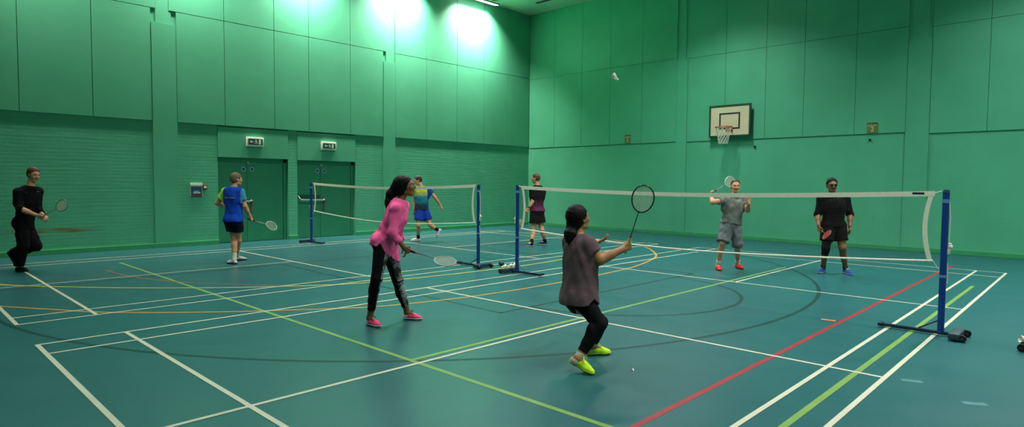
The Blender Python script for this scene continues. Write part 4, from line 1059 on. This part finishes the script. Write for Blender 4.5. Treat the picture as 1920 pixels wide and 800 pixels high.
rp = nt.nodes.new('ShaderNodeValToRGB'); rp.color_ramp.elements[0].position = .12; rp.color_ramp.elements[0].color = lin('#16222C'); rp.color_ramp.elements[1].position = 1; rp.color_ramp.elements[1].color = lin('#B4B83A')
for ps, c_ in ((.32, '#1D3C50'), (.45, '#257686'), (.62, '#2C8494'), (.72, '#98A84A')): e_ = rp.color_ramp.elements.new(ps); e_.color = lin(c_)
nt.links.new(tc.outputs['Object'], sp.inputs[0]); nt.links.new(tc.outputs['Object'], nz.inputs['Vector']); nt.links.new(nz.outputs['Fac'], ad.inputs[0]); nt.links.new(sp.outputs['Z'], ad.inputs[2]); nt.links.new(ad.outputs[0], mrr.inputs['Value']); nt.links.new(mrr.outputs[0], rp.inputs['Fac']); nt.links.new(rp.outputs['Color'], bb.inputs['Base Color'])
C_BLUE4 = cloth('blue_sleeve', '#153C92')
def pk4(cn): return (((cn - p4.P['hip']) @ p4.right_s) < -.125).astype(int)
p4.top([fade, C_BLUE4], .55, .026, -.02, .97, hem=lambda x, y: -.0 + 0 * y, pick=pk4, seed=41)
p4.bottoms(cloth('bright_blue_shorts', '#12389C'), .66, .024, .1, .03, seed=42)
p4.footwear(cloth('white_grey_shoe', '#B9BEC4', .6), SOLE_W, SOCK_B, .13)

# ---- 5 the player in black and maroon behind the middle post
D = 15.7
J = dict(head=(1004.5, 334.5, 0), neck=(1007.5, 348, 0), shR=(1017, 357, .06), shL=(998.5, 357.5, -.07), elR=(1014, 378, .22), elL=(999, 378, -.12), wrR=(1003, 388, .36), wrL=(991, 391, -.14), hipR=(1010.5, 397, .04), hipL=(1003.5, 397, -.05), knR=(1016, 431, -.02), knL=(1000, 432, -.1))
feet = dict(R=(1017, 459, 168, None, 0), L=(991.5, 462, 200, None, 0))
p5 = Person('e', D, J, feet, 'man', 1.02, SK_LIGHT, (165, 0, 0), .0065, .98)
dL = unit(p5.P['wrL'] - p5.P['elL'])
p5.body('person in a black and maroon shirt standing near the hall corner', dict(L=dict(d=dL, n=perp(AWAY, dL), curl=1.0, thumb=.8), R=dict(d=-ACROSS, n=-UP, curl=.7)))
p5.hair(HAIR_SAND, .03, -.045, .008)
fade5 = bpy.data.materials.new('black_maroon_fade_shirt'); fade5.use_nodes = True; nt = fade5.node_tree; bb = nt.nodes['Principled BSDF']; bb.inputs['Roughness'].default_value = .9; bb.inputs['Specular IOR Level'].default_value = .12
tc = nt.nodes.new('ShaderNodeTexCoord'); sp = nt.nodes.new('ShaderNodeSeparateXYZ'); mrr = nt.nodes.new('ShaderNodeMapRange'); mrr.inputs['From Min'].default_value = .85; mrr.inputs['From Max'].default_value = 1.45
nz = nt.nodes.new('ShaderNodeTexNoise'); nz.inputs['Scale'].default_value = 50; ad = nt.nodes.new('ShaderNodeMath'); ad.operation = 'MULTIPLY_ADD'; ad.inputs[1].default_value = .06
rp = nt.nodes.new('ShaderNodeValToRGB'); rp.color_ramp.elements[0].position = .08; rp.color_ramp.elements[0].color = lin('#5A2446'); rp.color_ramp.elements[1].position = .62; rp.color_ramp.elements[1].color = lin('#0D0A0F')
nt.links.new(tc.outputs['Object'], sp.inputs[0]); nt.links.new(tc.outputs['Object'], nz.inputs['Vector']); nt.links.new(nz.outputs['Fac'], ad.inputs[0]); nt.links.new(sp.outputs['Z'], ad.inputs[2]); nt.links.new(ad.outputs[0], mrr.inputs['Value']); nt.links.new(mrr.outputs[0], rp.inputs['Fac']); nt.links.new(rp.outputs['Color'], bb.inputs['Base Color'])
p5.top(fade5, .6, .032, .0, .97, sleeve_infl=.022, hem=lambda x, y: .02 + 0 * y, seed=51)
p5.bottoms(C_BLACK2, .62, .03, .12, .03, seed=52)
p5.footwear(cloth('dark_blue_white_shoe', '#26365C', .6), SOLE_W, SOCK_B, .1, lace=LOGO)
f = Field(p5.P['wrL'] - .1, p5.P['wrL'] + .1, .005); v = unit(p5.P['elL'] - p5.P['wrL']); f.cone(p5.P['wrL'] + v * .02, p5.P['wrL'] + v * .055, .036, .037, .004, cut=True, cut0=True); p5.part('wristwatch', f, M_BLACK)
g = p5.grip['L']; ax = -.30 * ACROSS - .45 * UP - .75 * AWAY
racket(g, ax, perp(.5 * UP + .7 * ACROSS - .3 * AWAY, ax), 'racket with yellow green strings held by the person in black and maroon', mat('dark_frame', '#20302A', .4), DARKGRIP, mat('yellow_green_string', '#8AA05A', .5), butt=.06)

# ---- 6 the player in mauve, nearest to the camera
D = 5.42
J = dict(head=(1084, 409, .02), neck=(1085, 440, .0), shR=(1103, 459, -.10), shL=(1071, 452, .12), elR=(1124, 487, -.12), elL=(1094, 484, .28), wrR=(1168, 467, -.04), wrL=(1117, 456, .42), hipR=(1094, 562, -.08), hipL=(1083, 560, .08), knR=(1124, 608, -.17), knL=(1127, 604, .18))
feet = dict(R=(1089, 695, -28, (.0, -.24), -20), L=(1122, 664.5, 12, None, 0))
p6 = Person('f', D, J, feet, 'woman', .95, SK_TAN, (40, 14, 0), .0055, .97, ag=1.22)
p6.feet['R']['c'][2] = max(.035, p6.feet['R']['c'][2])
dR = unit(p6.P['wrR'] - p6.P['elR'])
p6.body('person in a mauve top and lime green shoes, looking up, nearest to the camera', dict(R=dict(d=dR, n=perp(AWAY + .2 * UP, dR), curl=1.15, thumb=.85), L=dict(d=ACROSS + .45 * UP + .1 * AWAY, n=UP * .6 - ACROSS * .4 + AWAY * .3, curl=.28, spread=.3, thumb=.15)))
f = Field(at(1078, 425, D) - .3, at(1078, 425, D) + .3, .0055); F = p6.hF; q = p6.hs
f.ell(p6.H(0, -.016, .036), np.array([.089, .11, .1]) * q, F, .02); f.ell(p6.H(0, -.05, -.02), np.array([.066, .07, .075]) * q, F, .03)
n = unit(F.T @ np.array([0, .88, -.47])); f.plane(p6.H(0, 0, 0) + n * .032, n)
for a, b, r0, r1 in ((at(1072, 428, D - .01), at(1070, 440, D - .04), .05, .055), (at(1070, 440, D - .04), at(1067.5, 449, D - .06), .055, .035)): f.cone(a, b, r0, r1, .03)
f.wrinkle(.0022, 140, 9); p6.part('hair', f, HAIR_BLACK, None, 'black hair tied in a ponytail')
STM = [(-.3, .185, .145, -.02), (-.15, .195, .155, -.022), (.03, .198, .155, -.02), (.25, .178, .14, .0), (.45, .168, .132, .006), (.64, .165, .135, .012), (.8, .152, .112, .0), (.92, .108, .084, -.008), (1.0, .06, .06, -.004)]
def hem6(x, y): return -.055 + np.clip(.10 - np.abs(y - .03) * 1.7, 0, .10)
p6.top(cloth('mauve_brown_top', '#5C4A50', .85, .1), .52, .016, -.045, 1.0, wr=.004, hem=hem6, st=STM, seed=61)
p6.bottoms(C_LEG, 1.8, .006, .12, .0, 'leggings', .002, seed=62)
p6.footwear(cloth('lime_green_shoe', '#B4E020', .55, .06), mat('lime_sole', '#A8C43A', .6), cloth('pale_ankle_sock', '#A8AC98'), .055, lace=mat('yellow_lace', '#C8D83A', .6), heel=cloth('pale_lime_heel', '#A8B878', .6))
g = p6.grip['R']; ax = .25 * ACROSS + .88 * UP - .35 * AWAY
ax = unit(at(1203.5, 378, D - .22) - g)
racket(g, ax, perp(-AWAY * .95 - .25 * ACROSS + .3 * UP, ax), 'dark framed racket held upright by the person in mauve', mat('black_frame', '#16201E', .35), mat('lime_grip', '#B9C77A', .7), mat('white_string', '#D2D6C4', .5), shaft_c=mat('dark_teal_shaft', '#15403A', .4), butt=.075)

# ---- 7 the player in grey behind the net
D = 11.42
J = dict(head=(1379, 349, -.02), neck=(1379, 366, 0), shR=(1360, 374, -.0), shL=(1394, 374, .0), elR=(1336.5, 379, -.2), elL=(1402, 394, -.16), wrR=(1333.5, 368.5, .02), wrL=(1404, 381, -.34), hipR=(1364, 420, -.0), hipL=(1377, 420, .0), knR=(1355, 455, -.1), knL=(1383, 456, -.04))
feet = dict(R=(1347.5, 506, -96, None, 0), L=(1386, 503, -82, None, 0))
p7 = Person('g', D, J, feet, 'man', .98, SK_LIGHT, (-98, -2, 0), .006, .97)
p7.body('person in a grey shirt, grey shorts and red shoes behind the net', dict(R=dict(d=UP + .2 * AWAY, n=perp(ACROSS - .2 * AWAY, UP), curl=1.1, thumb=.8), L=dict(d=UP, n=-AWAY + .2 * ACROSS, curl=.25, spread=.2, thumb=.2)))
p7.hair(HAIR_DARK, -.006, -.05, .009, tilt=.6)
C_GREY = cloth('grey_shirt', '#6E746E'); p7.top(C_GREY, .55, .026, .02, .97, sleeve_infl=.02, hem=lambda x, y: .02 + 0 * y, seed=71, wr=.007)
k = MB(); c = at(1378, 366.5, D - .13) - p7.origin
for sg in (-1, 1): k.box(tuple(c + ACROSS * sg * .05 - UP * .005), (.075, .012, .045), Matrix.Rotation(-.75 + (sg > 0) * 1.5, 3, tuple(AWAY)) @ Matrix((tuple(ACROSS), tuple(AWAY), (0, 0, 1))).transposed(), .004)
k.build('collar', cloth('pale_collar', '#83887E'), p7.o)
k = MB(); c = at(1385.5, 377, D - .142) - p7.origin; k.box(tuple(c), (.085, .01, .05), Matrix.Rotation(-.3, 3, tuple(AWAY)) @ Matrix((tuple(ACROSS), tuple(AWAY), (0, 0, 1))).transposed(), .003); k.build('chest_patch', mat('pale_patch', '#A9ACA2', .7), p7.o)
p7.bottoms(cloth('mid_grey_shorts', '#5E686A'), dict(R=.95, L=1.05), .024, .12, .03, seed=72, wr=.008)
p7.footwear(cloth('red_shoe', '#C42E2A', .55, .06), mat('dark_red_sole', '#8E2A24', .6), SOCK_W, .1, lace=mat('red_lace', '#7C1E1C', .6))
g = p7.grip['R']; hd = at(1374, 336.5, D + .28); 
racket(g, hd - g, perp(-AWAY, hd - g), 'racket raised beside the head of the person in grey', mat('pale_frame', '#B4BDB6', .4), DARKGRIP, shaft_c=mat('dark_teal_shaft', '#15403A', .4), butt=.06)

# ---- 8 the player in black behind the net on the right
D = 10.98
J = dict(head=(1560, 347, -.02), neck=(1562, 365.5, 0), shR=(1540.5, 374, .0), shL=(1585.5, 374, .0), elR=(1533, 402, .03), elL=(1594, 402, .03), wrR=(1535, 422, -.1), wrL=(1593.5, 424, -.08), hipR=(1553, 424, 0), hipL=(1573, 424, 0), knR=(1548.5, 464, -.08), knL=(1579.5, 464, -.08))
feet = dict(R=(1540, 511.5, -135, None, 0), L=(1589.5, 514, -88, None, 0))
p8 = Person('h', D, J, feet, 'man', 1.05, SK_BROWN, (-100, -4, 0), .006, .98)
p8.body('person in a black top, black shorts and sports glasses behind the net on the right', dict(R=dict(d=-UP * .9 - .1 * AWAY, n=perp(ACROSS, UP), curl=1.1, thumb=.8), L=dict(d=-UP + .05 * ACROSS, n=-ACROSS + .3 * AWAY, curl=.5)))
p8.hair(HAIR_BLACK, .004, -.05, .013, tilt=.62)
p8.top(C_BLACK, 1.03, .025, sleeve_infl=.014, hem=lambda x, y: -.02 + 0 * y, hi=.975, seed=81, label='black three quarter sleeve top')
p8.bottoms(C_BLACK2, .68, .022, .12, .02, seed=82)
f = p8.field(); hp, kn, an = p8.P['hipR'], p8.P['knR'], p8.P['ankR']
f.cone(hp + (kn - hp) * .55, kn, .084, .068, .02); f.cone(kn, kn + (an - kn) * .27, .068, .062, .02, cut=True); f.wrinkle(.003, 50, 4)
f.plane(hp + (kn - hp) * .5, -(kn - hp)); p8.part('knee_support', f, C_BLACK)
p8.footwear(cloth('blue_shoe', '#21489E', .55, .08), mat('pale_blue_sole', '#8CA0B4', .6), cloth('grey_sock', '#4A4A48'), .1, lace=LOGO)
k = MB()
for sg in (-1, 1): k.tube([tuple(p8.H(sg * x, y, z) - p8.origin) for x, y, z in ((.008, .104, .012), (.03, .106, .022), (.06, .09, .018), (.062, .088, .002), (.035, .104, -.012), (.012, .106, -.004))], .0045, 6, True); k.tube([tuple(p8.H(sg * x, y, z) - p8.origin) for x, y, z in ((.062, .088, .014), (.079, .04, .01), (.084, -.01, .008))], .004, 6)
k.tube([tuple(p8.H(x, .107, .014) - p8.origin) for x in (-.01, .01)], .004, 6); gl = k.build('sports_glasses', M_BLACK, p8.o)
k = MB()
for sg in (-1, 1): k.poly([tuple(p8.H(sg * x, y + .001, z) - p8.origin) for x, y, z in ((.008, .104, .012), (.03, .106, .022), (.06, .09, .018), (.062, .088, .002), (.035, .104, -.012), (.012, .106, -.004))], tuple(p8.hF[1] * .0015))
k.build('dark_lenses', mat('dark_lens', '#120F10', .15, .05), gl)
def tick(c, sz, par, m_):
    k = MB(); R3 = Matrix((tuple(ACROSS), tuple(AWAY), (0, 0, 1))).transposed()
    k.poly([tuple(np.asarray(c) + ACROSS * x * sz + UP * z * sz) for x, z in ((-1, .15), (-.85, -.35), (-.45, -.45), (1.1, .4), (-.4, -.15), (-.75, -.05))], tuple(-AWAY * .004)); return k.build('logo_tick', m_, par)
c = at(1584.5, 446.5, D - .135) - p8.origin; tick(c, .032, p8.o, LOGO)
c = at(1572.5, 371.5, D - .148) - p8.origin; tick(c, .035, p8.o, mat('grey_logo', '#4A4A4C', .7))
for (xx, yy, dd, sz, nm) in ((51.5, 359.5, -.17, .03, mat('grey_logo', '#4A4A4C', .7)), (72.5, 358.5, -.09, .026, LOGO)): tick(at(xx, yy, 10.65 + dd) - p1.origin, sz, p1.o, nm)
g = p8.grip['R']; ax = unit(unit(CAM - g) + .2 * ACROSS - .15 * UP)
racket(g, ax, perp(.83 * ACROSS - .55 * UP, ax), 'red racket pointing forward in the hand of the person in black behind the net', mat('red_frame', '#96382E', .4), DARKGRIP, mat('red_string', '#A04A3C', .5), butt=.06)
PEOPLE = [p1, p2, p3, p4, p5, p6, p7, p8]

# shuttlecocks lying on the weighted feet
for i, (y, dx) in enumerate(((6.60, 0.0), (6.74, .012), (6.88, -.01))):
    shuttlecock((-.215 + dx, y - .03, .116), (.25 - .2 * i, 1, .16), ('nearest of the white shuttlecocks lying on the middle post foot', 'middle one of the white shuttlecocks lying on the middle post foot', 'white shuttlecock closest to the pole on the middle post foot')[i], 'shuttlecocks')
shuttlecock((6.87, 6.62, .116), (-.8, -.5, .15), 'white shuttlecock on the post foot at the right picture edge', 'shuttlecocks')

# ------------------------------------------------------------------ world and view
wd = bpy.data.worlds.new('hall_air'); scene.world = wd; wd.use_nodes = True
wd.node_tree.nodes['Background'].inputs[0].default_value = (.6, .7, .65, 1); wd.node_tree.nodes['Background'].inputs[1].default_value = .02
scene.view_settings.view_transform = 'Standard'; scene.view_settings.look = 'None'; scene.view_settings.exposure = 0.41; scene.view_settings.gamma = 1.0; scene.view_settings.use_curve_mapping = False
